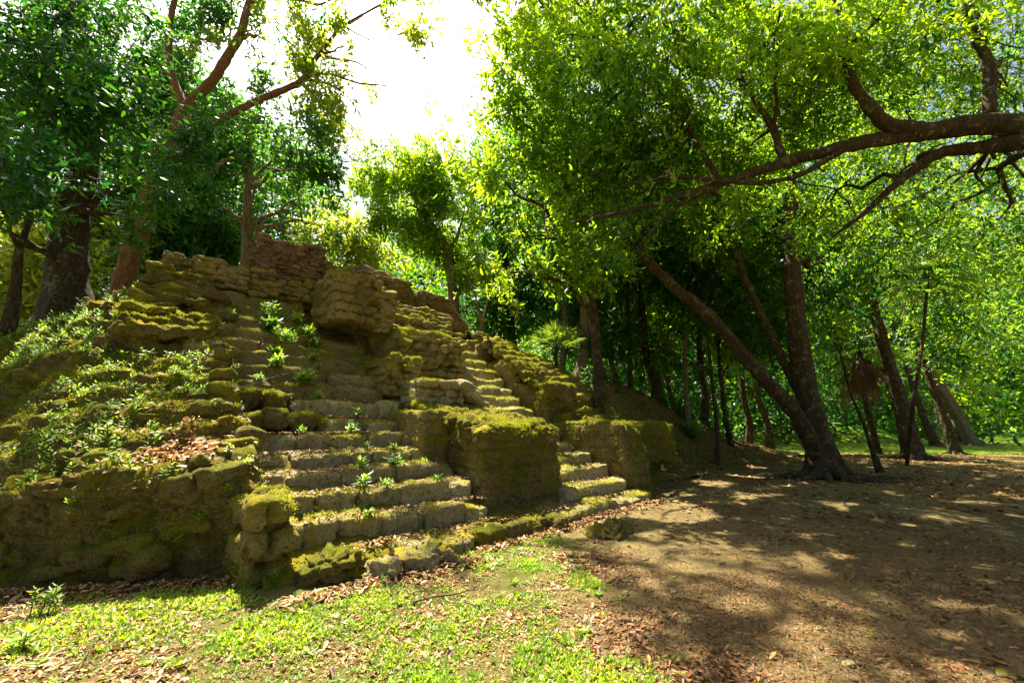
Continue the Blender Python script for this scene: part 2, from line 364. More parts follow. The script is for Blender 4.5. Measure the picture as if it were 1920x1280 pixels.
# where the sun must reach through the crowns (landing spot of the sun ray, traced down from a leaf)
def wall_v(u): return .98-.69*(u+1.18)
SV = [0.2, .68, 1.15, 1.62, 2.1, 2.55, 2.95, 3.4, 3.85, 4.2, 4.6, 4.95, 5.35, 5.75, 6.15, 6.6, 7.0]
SZ = [.20, .46, .72, .95, 1.18, 1.45, 1.72, 2.03, 2.33, 2.62, 2.92, 3.22, 3.52, 3.85, 4.15, 4.5, 4.85]
def keep_leaf(p, r):
    """thins crown leaves whose shadow would fall on the sunlit steps and ground"""
    q = p.copy(); k = (q[:, 2])/SUNDIR[2]; g = q-SUNDIR*k[:, None]
    # on the stairs: march down to the stair plane
    uv = inv(q)
    sd = SUNDIR @ UVZ.T
    # plane z = .68*v+.1  ->  solve
    t = (uv[:, 2]-(.68*uv[:, 1]+.05))/(sd[2]-.68*sd[1])
    h = uv-sd*t[:, None]
    on = (h[:, 0] > -8) & (h[:, 0] < 11) & (h[:, 1] > np.where(h[:, 0] < -1.2, wall_v(h[:, 0]), 0)) & (h[:, 1] < 7.6) & (t > 0)
    hn = vnoise(h*[1.3, 1.3, 0]+5, 75)+.5*vnoise(h*[3.1, 3.1, 0]+9, 76)
    lit = on & (h[:, 0] > -1.4) & (h[:, 0] < 6.6) & (h[:, 1] < 6) & ((h[:, 0] > 3.0-1.4*np.clip(3.2-h[:, 1], 0, 1.4)) | (h[:, 1] < 3.1+.3*h[:, 0])) & (hn > -.55)
    spot = on & ~lit & (hn > np.where(h[:, 0] > 6.6, -.35, np.where(h[:, 0] < -1.8, -.15, -.38)))
    gx, gy = g[:, 0], g[:, 1]
    patch = (~on) & (((gx-2.9)/1.0)**2+((gy-8.6)/1.3)**2 < 1)
    far = (~on) & (gy > 25) & (gx > 9) & (vnoise(np.stack([gx*.3, gy*.3, 0*gx], 1), 78) > -.55)
    nz = vnoise(np.stack([gx*1.1, gy*1.1, 0*gx], 1), 77)+.4*vnoise(np.stack([gx*3.1, gy*3.1, 0*gx], 1), 74)
    gl = (~on) & (gy < 12) & (gx < np.interp(gy, [1, 3, 4, 5.5, 7, 9.5, 11], [1.0, .8, .5, .7, 1.4, 3.4, 3.2])) & (nz > -.30)
    dap = (~on) & (gx > 1) & (gy < 25) & (vnoise(np.stack([gx*2.6-gy*.8, gy*1.9, 0*gx], 1), 79)+.35*vnoise(np.stack([gx*6, gy*6, 0*gx], 1), 73) > .42)
    prob = np.where(lit, 0., np.where(spot, .03, np.where(gl | patch, .0, np.where(far, .02, np.where(dap, .02, 1.)))))
    return r < prob

def foliage(mb, c, rad, n, L, asp=.34, per=9, tint=(.1, .9), simple=False, seed=0, clump=.9, thr=-.25, droop=.35, spread=1.):
    n = int(n*.8); L = L*1.15
    """leaf sprays through an ellipsoid: c centre, rad (3,), n leaves of length L"""
    r = np.random.default_rng(seed+101)
    c = np.asarray(c, float); rad = np.asarray(rad, float)*np.ones(3)
    ns = max(1, n//per); d = unit(r.normal(size=(ns*3, 3))); rr = r.uniform(0, 1, ns*3)**.42
    edge = 1+.28*fbm(d*1.0+seed*3.7, 2.1, 3, seed)
    p = c+d*(rr*edge)[:, None]*rad
    keep = fbm(p, clump/max(.5, rad.mean()**.5), 2, seed+5) > thr
    p = p[keep][:ns]; d = d[keep][:ns]
    if not len(p): return
    tw = unit(d*.8+r.normal(size=p.shape)*.7+np.array([0, 0, -droop])); ns = len(p)
    st = np.linspace(0, 1, per)[None, :, None]*(L*spread*2.6)
    base = (p[:, None]+tw[:, None]*st).reshape(-1, 3); base += r.normal(size=base.shape)*L*.25
    dirn = unit(np.repeat(tw, per, 0)*.9+r.normal(size=base.shape)*.75+np.array([0, 0, -droop]))
    side = unit(np.cross(dirn, unit(np.array([0, 0, 1.])+r.normal(size=base.shape)*.45)))
    m = len(base); LL = L*r.uniform(.6, 1.3, m)
    tn = np.repeat(r.uniform(tint[0], tint[1], ns)+r.normal()*.18+.35*fbm(p, .9, 2, seed+8), per)+r.normal(size=m)*.12
    kp = keep_leaf(base, r.uniform(0, 1, m))
    base, dirn, side, LL, tn = base[kp], dirn[kp], side[kp], LL[kp], tn[kp]
    leaf_faces(mb, base, dirn, side, LL, LL*asp*r.uniform(.8, 1.2, len(LL)), np.clip(tn, 0, 1), simple=simple)
def limb(mb, a, b, r0, r1, seed, sag=.08, seg=7, kids=0):
    r = np.random.default_rng(seed); a = np.asarray(a, float); b = np.asarray(b, float); L = np.linalg.norm(b-a)
    t = np.linspace(0, 1, 7)[:, None]; off = r.normal(size=(7, 3))*L*.035; off[0] = 0
    P = a+(b-a)*t+off+np.array([0, 0, 1.])*(sag*L*np.sin(t*math.pi)); tube(mb, P, np.linspace(r0, r1, 7), seg, .1, seed)
    for k in range(kids):
        s = r.integers(2, 6); e = P[s]+unit(unit(b-a)+r.normal(size=3)*.8)*L*r.uniform(.3, .6)
        limb(mb, P[s], e, r0*.45, r1*.5, seed*7+k+1, sag*.5, 5)
def tree(name, label, cat, stems, blobs, bark, leaf, L, group=None, asp=.34, simple=False, tint=(.1, .9), flare=.5, kids=2, thr=-.25, droop=.35, limbs=True, per=9, clump=.9):
    """stems: list of (points, radii); blobs: list of (centre, radius, leaves)"""
    base = np.asarray(stems[0][0][0], float)
    root = empty(name, base, label, cat, group)
    tm = MB(); sd = int(abs(base[0]*131+base[1]*37)) % 9973
    for k, (P, rd) in enumerate(stems):
        tube(tm, P, rd, 24 if max(rd) > .2 else 14 if max(rd) > .12 else 8, .2, sd+k, flare if k == 0 else 0)
    r0 = stems[0][1][0]
    if r0 > .15 and flare > .25:
        rr_ = np.random.default_rng(sd+3); k0 = rr_.uniform(0, 6.28)
        for k in range(7):
            th = k0+k*.9+rr_.normal()*.15; L_ = r0*rr_.uniform(2.6, 5.0); d_ = np.array([math.cos(th), math.sin(th), 0]); bnd = np.array([-d_[1], d_[0], 0])*rr_.normal()*.12*L_
            rz = rr_.uniform(.42, .55)*r0
            tube(tm, [base+d_*r0*.35+[0, 0, r0*1.5], base+d_*r0*.85+[0, 0, r0*.62], base+d_*r0*1.4+[0, 0, r0*.2], base+d_*(r0*1.4+L_*.4)+bnd+[0, 0, .0], base+d_*(r0*1.4+L_)-bnd+[0, 0, -rz*.45]], [rz*.7, rz, rz*.75, rz*.4, rz*.12], 9, .2, sd+k)
    allp = np.concatenate([np.asarray(P, float)[1:] for P, _ in stems]); allr = np.concatenate([np.asarray(rd, float)[1:] for _, rd in stems])
    cm = MB()
    for k, (c, rad, n) in enumerate(blobs):
        c = np.asarray(c, float)
        if limbs:
            dd = np.linalg.norm(allp-c, axis=1)+np.clip(allp[:, 2]-c[2]+.5, 0, 9)*.6; i = int(dd.argmin())
            limb(tm, allp[i], c, min(allr[i]*.6, .12), .018, sd+k*3, kids=kids)
        foliage(cm, c, rad, n, L, asp, per, tint, simple, sd+k*11, clump, thr, droop)
    tm.build('trunk', bark, root, loc=base); cm.build('crown', leaf, root, loc=base)
    return root
#SPLIT1
# ------------------------------------------------------------------ the setting: ground and hillside
def HU(u): return np.interp(u, [-14, -5, -3.9, -2.7, -2.0, -1, 2, 5, 7.5, 9, 10, 12, 15, 18, 22, 27, 29], [2.5, 3.05, 3.35, 4.15, 4.8, 4.85, 4.9, 4.6, 4.15, 3.9, 3.7, 3.5, 3.2, 2.3, 1.4, .3, -.12])
def terr(u, v):
    s = sst((v-1.6)/(5.2-1.0*sst((np.asarray(u)-10)/2)))
    back = 1-.75*sst((v-16)/16)
    return HU(u)*s*back + .10*fbm(np.stack([u, v, 0*u], -1), .8, 3, 4) - .02
def gz(x, y): return .05*fbm(np.stack([np.asarray(x, float), np.asarray(y, float), 0*np.asarray(x, float)], -1), .35, 3, 2)-.01
def sheet_axis():
    a = np.concatenate([np.arange(-8, 14, .16), 14*1.12**np.arange(0, 34)]); b = -8*1.12**np.arange(1, 38)
    return np.sort(np.concatenate([a, b]))
xa = sheet_axis(); X, Y = np.meshgrid(xa, xa, indexing='ij')
g = MB(); Zg = gz(X, Y)*np.exp(-np.hypot(X, Y)/60) + 3.0*np.exp(-((X-28)/7)**2-((Y-44)/6)**2)
mb = g; mb.add(np.stack([X, Y, Zg], -1), grid_quads(len(xa), len(xa)))
ground = tag(g.build('ground', M['ground']), 'bare trodden earth with grass at left and under the trees', 'ground', kind='structure')
g = MB(); ua = np.arange(-14, 30, .22); va = np.arange(1.5, 36, .22)
UU, VV = np.meshgrid(ua, va, indexing='ij'); ZZ = terr(UU, VV)
inside = (UU > -1.5) & (UU < 10.2)
ZZ = ZZ - np.where(inside & (VV < 7.6), .9*sst((7.6-VV)/.5), 0) - np.where((UU < -1.0) & (VV < 11.5), 1.3*sst((11.5-VV)/2.), 0)
ZZ = np.where((ZZ < .02) & ~inside, ZZ-.12, ZZ)
g.add(W(np.stack([UU, VV, ZZ], -1)), grid_quads(len(ua), len(va))[:, ::-1])
tag(g.build('hillside', M['earth']), 'earth slope under the forest right of and behind the pyramid', 'hill', kind='structure')

# the overgrown mound left of the stairs: retaining wall then slope
def profile_sheet(us, profs, res_t, disp, mb):
    """profs(u)-> (k,2) polyline (v,z)"""
    rows = []
    for u in us:
        P = profs(u); d = np.r_[0, np.cumsum(np.linalg.norm(np.diff(P, axis=0), axis=1))]
        t = np.linspace(0, d[-1], res_t); rows.append(np.stack([np.full(res_t, u), np.interp(t, d, P[:, 0]), np.interp(t, d, P[:, 1])], 1))
    G = np.stack(rows); du = np.gradient(G, axis=0); dt = np.gradient(G, axis=1); nn = unit(np.cross(dt, -du))
    nn *= np.sign((nn @ np.array([0, -.4, 1.])))[..., None]
    G = G+nn*disp(G, nn)[..., None]
    mb.add(W(G), grid_quads(len(us), res_t)[:, ::-1], tint=np.clip(.5+.4*fbm(G.reshape(-1, 3), .9, 2, 21), 0, 1))
    return G, nn
def mound_prof(u):
    v0 = float(wall_v(u)); zt = .98+.1*math.sin(u*2.1)
    zt *= float(np.interp(u, [-9, -4, -3], [.4, .6, 1]))
    ridge = float(HU(u)); pts = [(v0-.02, -.15), (v0+.05, 0), (v0+.22, zt*.96), (v0+.40, zt)]
    vr = v0+.4
    for k in range(1, 40):
        v = vr+k*.25; zz = zt+(v-vr)*.62; s = ridge+.05; zz = -math.log(math.exp(-4*zz)+math.exp(-4*s))/4
        pts.append((v, zz))
    return np.array(pts)
def mound_disp(G, nn):
    side = 1-np.clip(nn[..., 2]*1.2, 0, 1)
    d = (.15-.07*side)*fbm(G, 1.1, 2, 40)+.09*fbm(G, 3.4, 4, 41)+.035*fbm(G, 15, 3, 42)
    zz = G[..., 2]+.10*vnoise(G*1.6, 43); row = np.floor(zz/.42); a = G[..., 0]+row*.31+.12*vnoise(G*2, 44)
    gg = np.maximum(np.clip((np.abs(zz/.42-row-.5)*2-.72)/.28, 0, 1), np.clip((np.abs((a/.85) % 1-.5)*2-.86)/.14, 0, 1))
    d = d-.07*gg*side
    # worn terrace courses running on from the stairs
    zr = G[..., 2]+.10*vnoise(G*.8, 46)-.06*(G[..., 0]+1.2); saw = (zr/.30) % 1
    m = sst((G[..., 0]+3.4)/1.2)*sst((G[..., 2]-1.2)/.5)
    return d+m*.2*(np.abs(saw-.5)*2-.4)
g = MB(); us = np.arange(-9.5, -1.0, .045)
MG, MN = profile_sheet(us, mound_prof, 230, mound_disp, g)
a_ = MG.reshape(-1, 3); n_ = MN.reshape(-1, 3)
for i in rng.choice(np.flatnonzero((a_[:, 2] > .1) & (a_[:, 1] < 8)), 420):
    q_ = a_[i]; wl = n_[i, 2] < .6; sz = rng.uniform(.04, .11)*(1.15 if wl else 1.)*(1.3 if q_[0] > -2.6 else 1)
    stone(g, q_-n_[i]*sz*.45, (sz*1.7, sz*1.0, sz*.75), (rng.normal()*.15, rng.normal()*.15, -.6+rng.normal()*.25 if wl else rng.normal()*.5), 8, 3.6, .07, tint=rng.uniform(.1, .9))
tag(g.build('overgrown_mound', M['moss']), 'mossy collapsed terrace left of the stairs covered in seedlings and dead leaves', 'mound', kind='structure')

# ------------------------------------------------------------------ the stepped pyramid
pyr = empty('stepped_pyramid', W((2, 1, 0)), 'ruined mossy limestone stepped pyramid with a worn double staircase and broken summit walls', 'pyramid')
PL = W((2, 1, 0))
def part(mb, name, mat, label=None):
    o = mb.build(name, mat, pyr, loc=PL)
    if label: o['label'] = label
    return o
# rubble core under the stairs
g = MB()
def core_prof(u):
    pts = [(.35, -.2)]+[(v+.30, z-.10) for v, z in zip(SV, SZ)]+[(7.05, 5.2), (8.2, 5.25), (9.5, 4.95), (9.8, 3.5)]
    return np.array(pts)
profile_sheet(np.arange(-1.15, 6.3, .06), core_prof, 150, lambda G, nn: .06*fbm(G, 2.5, 3, 50)-.10, g)
part(g, 'core', M['stone'])
UL = {0: -.35, 1: -1.0, 2: -1.05, 3: -1.08, 4: -1.1, 5: -1.12, 6: .25, 7: -.15, 8: -1.5, 9: -1.75, 10: -1.6, 11: -1.7, 12: -1.6, 13: -1.6, 14: -1.6, 15: -1.6, 16: -1.5}
URt = {0: 1.75, 1: 2.0, 2: 2.05, 3: 2.05, 4: 2.05, 5: 2.05, 6: 2.0, 7: 1.9, 8: 1.75, 9: 1.9, 10: 2.0, 11: 2.1, 12: 1.9, 13: .9, 14: .85, 15: .9, 16: 1.0}
RL = {0: 1.75, 1: 3.9, 2: 3.95, 3: 3.95, 4: 3.95, 5: 3.9, 6: 3.5, 7: 3.0, 8: 3.2, 9: 3.7, 10: 4.2, 11: 4.4, 12: 4.7, 13: 4.8, 14: 4.95, 15: 5.1, 16: 5.2}
ZL = {1: .0, 2: 0, 3: .0}
def step_row(k, u0, u1, mat, sl, jit=.02, dz=0., skew=0., lab=None, amp=.035):
    mb = MB(); v = SV[k]; z = SZ[k]; h = z-(SZ[k-1]-.10 if k else -.12); u = u0
    big = 1.0 if k < 8 else .9
    while u < u1-.1:
        l = sl*rng.uniform(.6, 1.6); e = min(u+l, u1)
        if u1-e < sl*.35: e = u1
        c = ((u+e)/2, v+.33+skew*(max(0, 1.8-(u+e)/2))+rng.normal()*jit, z-h/2+rng.normal()*.02+dz*(1.8-(u+e)/2))
        nn = 16 if (k < 7 and u < 4) else 11 if k < 9 else 8
        stone(mb, c, ((e-u)*.54, .34, h*(.515 if k < 8 else .50)*rng.uniform(.94, 1.06)), (rng.normal()*.035, rng.normal()*.025, rng.normal()*.035-math.atan(skew)), nn, rng.choice([4, 6, 9]), amp)
        u = e
    part(mb, 'step', mat, lab)
for k in range(17):
    up = k >= 8
    if k == 0:
        step_row(0, 1.3, 3.1, M['moss'], .55, .05, lab='low mossy ledge along the foot of the central block')
        step_row(0, 3.1, 6.05, M['tread'], .6, .03, lab='lowest step with bright sunlit top at the right end of the stairs')
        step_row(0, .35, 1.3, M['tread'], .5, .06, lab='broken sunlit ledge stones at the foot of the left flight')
        continue
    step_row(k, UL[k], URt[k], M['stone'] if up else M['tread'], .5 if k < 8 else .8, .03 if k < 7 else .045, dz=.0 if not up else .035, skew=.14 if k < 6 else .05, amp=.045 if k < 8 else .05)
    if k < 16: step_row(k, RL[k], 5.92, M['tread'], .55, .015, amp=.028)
# rubble course left of steps 6 and 7
g = MB()
for k in (6, 7):
    u = -1.7
    while u < UL[k]:
        l = rng.uniform(.25, .45); z = SZ[k]
        stone(g, (u+l/2, SV[k]+.42+rng.normal()*.05, z-.13+rng.normal()*.03+.04*(1.8-u)*.5), (l*.52, .3, .17), (rng.normal()*.08, rng.normal()*.08, rng.normal()*.1), 8, 4, .06); u += l
part(g, 'rubble_course', M['moss'], 'row of rounded mossy rubble stones at the left of the flight')
# left end pilaster of the stairs
g = MB()
courses(g, (-1.32, .62, -.1), (1, 0), .5, 1.02, (0, -1), .30, .34, .5, .02, -.25, 8, 4, .05)
courses(g, (-1.34, 1.75, -.1), (0, -1), 1.1, 1.0, (-1, 0), .30, .36, .4, .02, 0, 7, 4, .05)
part(g, 'corner_pier', M['stone'], 'pale blotched stone pier at the left foot of the stairs')

# central projecting block (mask)
def shA(p):
    q = p.copy(); z = q[:, 2]; v = q[:, 1]
    top = z > 1.2
    q[:, 2] = np.where(z > .9, .9+(z-.9)*(1+np.clip((v-.95)/2.4, 0, 1)*.85), z)     # top rises backwards
    q[:, 1] += .10*np.clip(z-.3, 0, 2); return q
g = MB()
roughbox(g, (2.08, .93, -.1), (4.05, 3.6, 1.5), .034, 30, .065, .31, .62, .05, shA, 1)
courses(g, (2.12, 1.10, 1.32), (1, 0), 1.95, .3, (0, -1), .10, .22, .32, .04, 0, 5, 3.5, .03, .12)
part(g, 'central_block', M['darkstone'], 'tall dark mossy block projecting between the two flights')
g = MB()
def shA2(p):
    q = p.copy(); q[:, 1] += .06*np.clip(q[:, 2]-.3, 0, 2); return q
roughbox(g, (1.62, 2.05, .4), (2.3, 3.6, 1.86), .036, 24, .05, .28, .42, .05, shA2, 3)
part(g, 'block_shoulder', M['stone'], 'set back left shoulder of the central block')
g = MB()
for i in range(420):
    u = rng.uniform(2.05, 4.05); t = rng.uniform(0, 1); v = 1.12+t*2.2; z = 1.52+t*.50
    s = rng.uniform(.035, .13); stone(g, (u, v, z-.03+rng.normal()*.02), (s*1.2, s*.9, s*.55), rng.normal(size=3)*.35, 5, 3.2, .05)
part(g, 'broken_top', M['moss'], 'broken sloping top of the central block thick with moss')
# second tier: curved stub and pilaster above the block
g = MB()
courses(g, (2.12, 3.02, 1.9), (1, 0), 1.05, .68, (0, -1), .16, .34, .4, .025, -.05, 9, 5, .04, .05)
courses(g, (2.10, 4.2, 1.9), (0, -1), 1.15, .68, (-1, 0), .16, .34, .35, .025, 0, 9, 5, .04, .05)
roughbox(g, (2.25, 3.2, 1.9), (3.1, 4.3, 2.54), .05, 16, .05, .22, .4, .02, None, 5)
for i in range(5):
    stone(g, (3.2+.16*i, 3.25+.03*i, 2.42-.12*i), (.22, .5, .13), (0, .35, 0), 8, 4, .03)
part(g, 'balustrade_stub', M['tread'], 'low curved balustrade stub at the left of the right flight')
g = MB()
courses(g, (1.72, 3.75, 2.2), (1, 0), .85, .88, (0, -1), .17, .30, .4, .025, -.04, 9, 5, .045, .1)
courses(g, (1.70, 4.9, 2.3), (0, -1), 1.1, .8, (-1, 0), .17, .30, .35, .025, 0, 9, 5, .045, .1)
roughbox(g, (1.85, 3.95, 2.2), (2.5, 4.9, 3.0), .05, 16, .05, .24, .36, .025, None, 7)
part(g, 'pilaster', M['stone'])
# rubble mass of rounded stones above
g = MB()
def rubble_face(g, u0, u1, prof, ch, sl, n=6, amp=.05, k=3.5, dep=.34, z0=None):
    """rows of stones climbing a (v,z) profile"""
    prof = np.array(prof, float); z = prof[0, 1] if z0 is None else z0
    while z < prof[-1, 1]:
        c_h = ch*rng.uniform(.75, 1.25); v = np.interp(z, prof[:, 1], prof[:, 0])
        a = u0(z) if callable(u0) else u0; b = u1(z) if callable(u1) else u1; u = a
        while u < b:
            l = sl*rng.uniform(.55, 1.5)
            stone(g, (u+l/2, v+dep/2+rng.normal()*.05, z+c_h/2+rng.normal()*.015), (l*.53, dep/2+.05, c_h*.56), rng.normal(size=3)*.06, n, k, amp); u += l
        z += c_h
rubble_face(g, lambda z: 2.45-.1*(z-3), lambda z: 4.1+.5*np.clip(z-3.1, 0, 1), [(4.3, 2.6), (4.55, 3.75), (5.0, 3.8), (5.5, 4.4), (6.1, 4.9)], .17, .24)
roughbox(g, (2.3, 4.65, 2.4), (4.2, 6.8, 4.0), .08, 10, .08, .2, .3, .03, None, 9)
roughbox(g, (2.3, 5.9, 3.8), (5.0, 7.2, 4.95), .08, 8, .08, .2, .3, .03, None, 11)
part(g, 'rubble_tier', M['stone'], 'weathered rubble tier left of the upper right flight')
g = MB()
rubble_face(g, lambda z: -1.4, lambda z: 1.55, [(6.95, 4.72), (7.0, 5.3)], .16, .34, 8, .05)
part(g, 'summit_course', M['stone'], 'mossy rubble courses under the summit walls')
# overhanging mask with the dark void under it
g = MB()
def shE(p):
    q = p.copy(); q[:, 1] += -.22*np.clip(4.5-q[:, 2], 0, 1)+.5*np.clip(q[:, 2]-4.5, 0, 1)*.8; return q
courses(g, (.98, 4.92, 3.95), (1, 0), 1.12, 1.0, (0, -1), .20, .36, .55, .03, .12, 10, 5, .05, .15)
courses(g, (.96, 5.9, 3.95), (0, -1), 1.1, 1.05, (-1, 0), .20, .36, .5, .03, 0, 9, 5, .05, .1)
courses(g, (1.1, 5.15, 4.85), (1, 0), 1.0, .3, (0, -1), .13, .26, .5, .04, -.3, 7, 4, .05, .1)
roughbox(g, (1.1, 5.1, 4.05), (2.0, 6.8, 5.0), .05, 14, .07, .2, .34, .04, None, 13)
for i in range(60):
    stone(g, (rng.uniform(1.0, 2.25), rng.uniform(5.0, 5.9), rng.uniform(4.9, 5.1)), (.13, .11, .07), rng.normal(size=3)*.3, 6, 3.2, .05)
for i in range(16):
    stone(g, (2.15+rng.normal()*.08, 4.95+rng.normal()*.06, 3.85+i*.065), (.17, .22, .08), rng.normal(size=3)*.15, 8, 4, .05)
part(g, 'overhanging_block', M['stone'], 'projecting upper block with a dark hollow beneath')
# summit walls of thin courses
def thin_wall(name, u0, u1, v, z0, H, lab, ragged=.2, dep=.5, mat='thin', side=True, L2=1.2, dirv=(1, 0), n=4):
    g = MB(); dv = np.array([dirv[0], dirv[1], 0.]); Lw = (u1-u0)
    courses(g, (u0, v, z0), dirv, Lw, H, (dirv[1], -dirv[0]), .085, .21, .3, .028, -.03, n, 6, .03, ragged)
    if side:
        courses(g, (u0, v+L2, z0), (0, -1), L2, H, (-1, 0), .085, .21, .3, .028, 0, n, 6, .03, ragged)
    c = np.array((u0, v, z0))+dv*Lw/2
    roughbox(g, (min(u0, u0+dv[0]*Lw)+.1, v+min(0, dv[1]*Lw)+.12, z0), (u0+abs(dv[0])*Lw-.05, v+max(0, dv[1]*Lw)+L2, z0+H-ragged*.75), .08, 12, .05, .085, .27, .01, None, 15)
    part(g, name, M[mat], lab)
thin_wall('summit_wall', -.18, 1.42, 7.0, 5.15, 1.32, 'tall reddish thin coursed wall stub on the summit left of the gap', .3)
thin_wall('summit_wall', -1.95, -.75, 7.2, 4.75, .72, 'low crumbling wall heap at the left end of the summit', .45, L2=1.0, mat='vault')
thin_wall('summit_wall', 1.5, 2.35, 7.3, 4.95, 1.30, 'narrow pale wall fragment beside the gap', .3, mat='stone')
# vaulted room: rear wall plus a slanting vault shoulder
g = MB()
courses(g, (2.35, 6.95, 5.0), (1, 0), 1.7, .95, (0, -1), .08, .26, .3, .02, -.18, 5, 5, .018, .0)
courses(g, (2.25, 8.0, 5.0), (0, -1), 1.0, 1.15, (-1, 0), .08, .26, .3, .02, 0, 5, 5, .018, .2)
def shV(p):
    q = p.copy(); q[:, 2] -= .30*np.clip(q[:, 0]-2.9, 0, 3); return q
roughbox(g, (2.38, 7.1, 4.9), (4.35, 8.3, 6.35), .05, 7, .06, .12, .3, .02, shV, 17)
part(g, 'vaulted_room', M['vault'], 'remains of a vaulted room with a slanting broken roof')
g = MB()
def rl(z): return 4.4
for i in range(13):
    z = 4.75+i*.085; L = 2.3-.11*i
    courses(g, (4.35+.01*i, 6.9, z), (1, .05), L, .09, (0, -1), .085, .25, .3, .02, -.03, 5, 5, .018, 0)
def shW(p):
    q = p.copy(); q[:, 2] -= .42*np.clip(q[:, 0]-4.8, 0, 3); return q
roughbox(g, (4.42, 7.05, 4.5), (6.6, 8.2, 5.95), .06, 9, .05, .085, .27, .012, shW, 19)
part(g, 'summit_wall', M['vault'], 'long sloping wall stub at the right end of the summit')
# left shoulder of rubble under the summit (broken courses running down to the mound)
g = MB()
rubble_face(g, lambda z: -2.5+.22*(z-3.2), lambda z: -1.35, [(4.9, 3.1), (6.2, 4.2), (7.1, 4.95)], .2, .6, 9, .10, 4)
part(g, 'broken_corner', M['moss'], 'broken courses at the upper left corner')

# right flank
def shR1(p):
    q = p.copy(); q[:, 1] += .38*np.clip(q[:, 2]/1.7, 0, 1)*np.clip((2.6-q[:, 1])/2, 0, 1); return q
g = MB()
roughbox(g, (5.98, .48, -.15), (6.75, 3.6, 1.68), .036, 24, .055, .27, .5, .055, shR1, 21)
part(g, 'flank_block', M['darkstone'], 'battered dark block closing the right flight')
g = MB()
roughbox(g, (6.8, 1.55, .55), (10.15, 4.0, 1.66), .05, 18, .08, .25, .5, .04, None, 23)
roughbox(g, (6.8, 1.95, .1), (10.0, 4.0, .62), .08, 14, .05, .25, .5, .03, None, 24)
roughbox(g, (6.8, 1.60, -.15), (10.1, 4.0, .28), .08, 10, .05, .25, .5, .02, None, 25)
part(g, 'flank_terrace', M['moss'], 'low rounded mossy terrace at the right corner')
g = MB()
roughbox(g, (5.98, 2.95, 1.5), (7.2, 4.6, 2.72), .04, 22, .06, .25, .5, .03, None, 27)
part(g, 'flank_block', M['darkstone'], 'dark hollowed block above the flank terrace')
g = MB()
def fl_prof(u):
    k = float(np.interp(u, [6, 7.5, 9.2, 10.0, 10.6], [1.06, 1.0, .93, .8, .35]))
    return np.array([(2.6, 1.2), (2.75, 1.65), (3.1, 1.95*k), (3.9, 2.75*k), (4.6, 3.25*k), (5.3, 3.9*k), (5.9, 4.15*k), (7.5, 4.3*k), (9, 4.0*k)])
def fl_disp(G, nn):
    zr = G[..., 2]+.08*vnoise(G*1.1, 61)+.03*vnoise(G*4, 62); row = np.floor(zr/.26); saw = (zr/.26) % 1
    a = G[..., 0]+row*.21+.1*vnoise(G*2, 63); gx = np.clip((np.abs((a/.5) % 1-.5)*2-.8)/.2, 0, 1)
    return .10*fbm(G, 1.2, 3, 60)+.06*fbm(G, 5, 3, 64)+.22*(saw**2-.3)-.09*gx
profile_sheet(np.arange(5.95, 10.75, .04), fl_prof, 150, fl_disp, g)
part(g, 'flank_slope', M['moss'], 'mossy layered courses of the right flank')
g = MB()
roughbox(g, (5.9, 4.3, 1.5), (7.3, 7.4, 3.5), .07, 9, .08, .2, .3, .03, None, 31)
roughbox(g, (5.85, 5.7, 3.0), (7.0, 7.6, 4.35), .07, 9, .08, .2, .3, .03, None, 32)
rubble_face(g, lambda z: 6.0, lambda z: 7.1-.6*(z-3.2), [(4.2, 2.9), (4.6, 3.5), (5.6, 4.1), (6.2, 4.55)], .19, .3, 7, .06)
rubble_face(g, lambda z: 7.0+.2*(z-2), lambda z: 9.0-.8*(z-2.2), [(3.55, 2.35), (4.2, 3.0), (5.2, 3.8)], .17, .34, 6, .05)
part(g, 'flank_rubble', M['stone'], 'crumbled stones right of the upper steps')

# loose stones
def rock(c, h, rot, label, mat='moss', n=16, k=3, amp=.12):
    mb = MB(); c = np.asarray(c, float); stone(mb, c, h, rot, n, k, amp, 'xy', tint=.6)
    return tag(mb.build('fallen_stone', M[mat], loc=(c[0], c[1], 0)), label, 'stone', 'stones fallen at the foot of the pyramid')
rock(gnd(612, 1088)+[0, .05, .10], (.27, .2, .17), (0, 0, .5), 'rounded ochre moss covered stone lying on the grass at the foot of the corner pier', k=3)
rock(gnd(520+170, 1062)+[0, .05, .05], (.17, .13, .10), (0, 0, 1.5), 'small mossy stone just right of the rounded ochre stone')
rock(gnd(655, 1078)+[0, .05, .03], (.12, .12, .09), (0, 0, .1), 'smallest mossy stone wedged between two larger stones below the left flight')
rock(gnd(640, 1040)+[0, .3, .08], (.20, .15, .15), (0, .2, .8), 'mossy stone leaning against the lowest riser of the left flight', k=3.5)
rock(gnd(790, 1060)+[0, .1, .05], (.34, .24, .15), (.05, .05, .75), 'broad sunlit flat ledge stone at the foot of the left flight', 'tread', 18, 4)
rock(gnd(715, 1080)+[0, .1, .03], (.16, .14, .09), (.1, .1, .2), 'small pale stone half buried in dead leaves by the broad flat stone', 'tread')
rock(gnd(1150, 1003)+[0, .1, -.02], (.42, .28, .13), (0, 0, .6), 'low dark mossy boulder sunk in the bare earth in front of the right flight', 'darkstone')
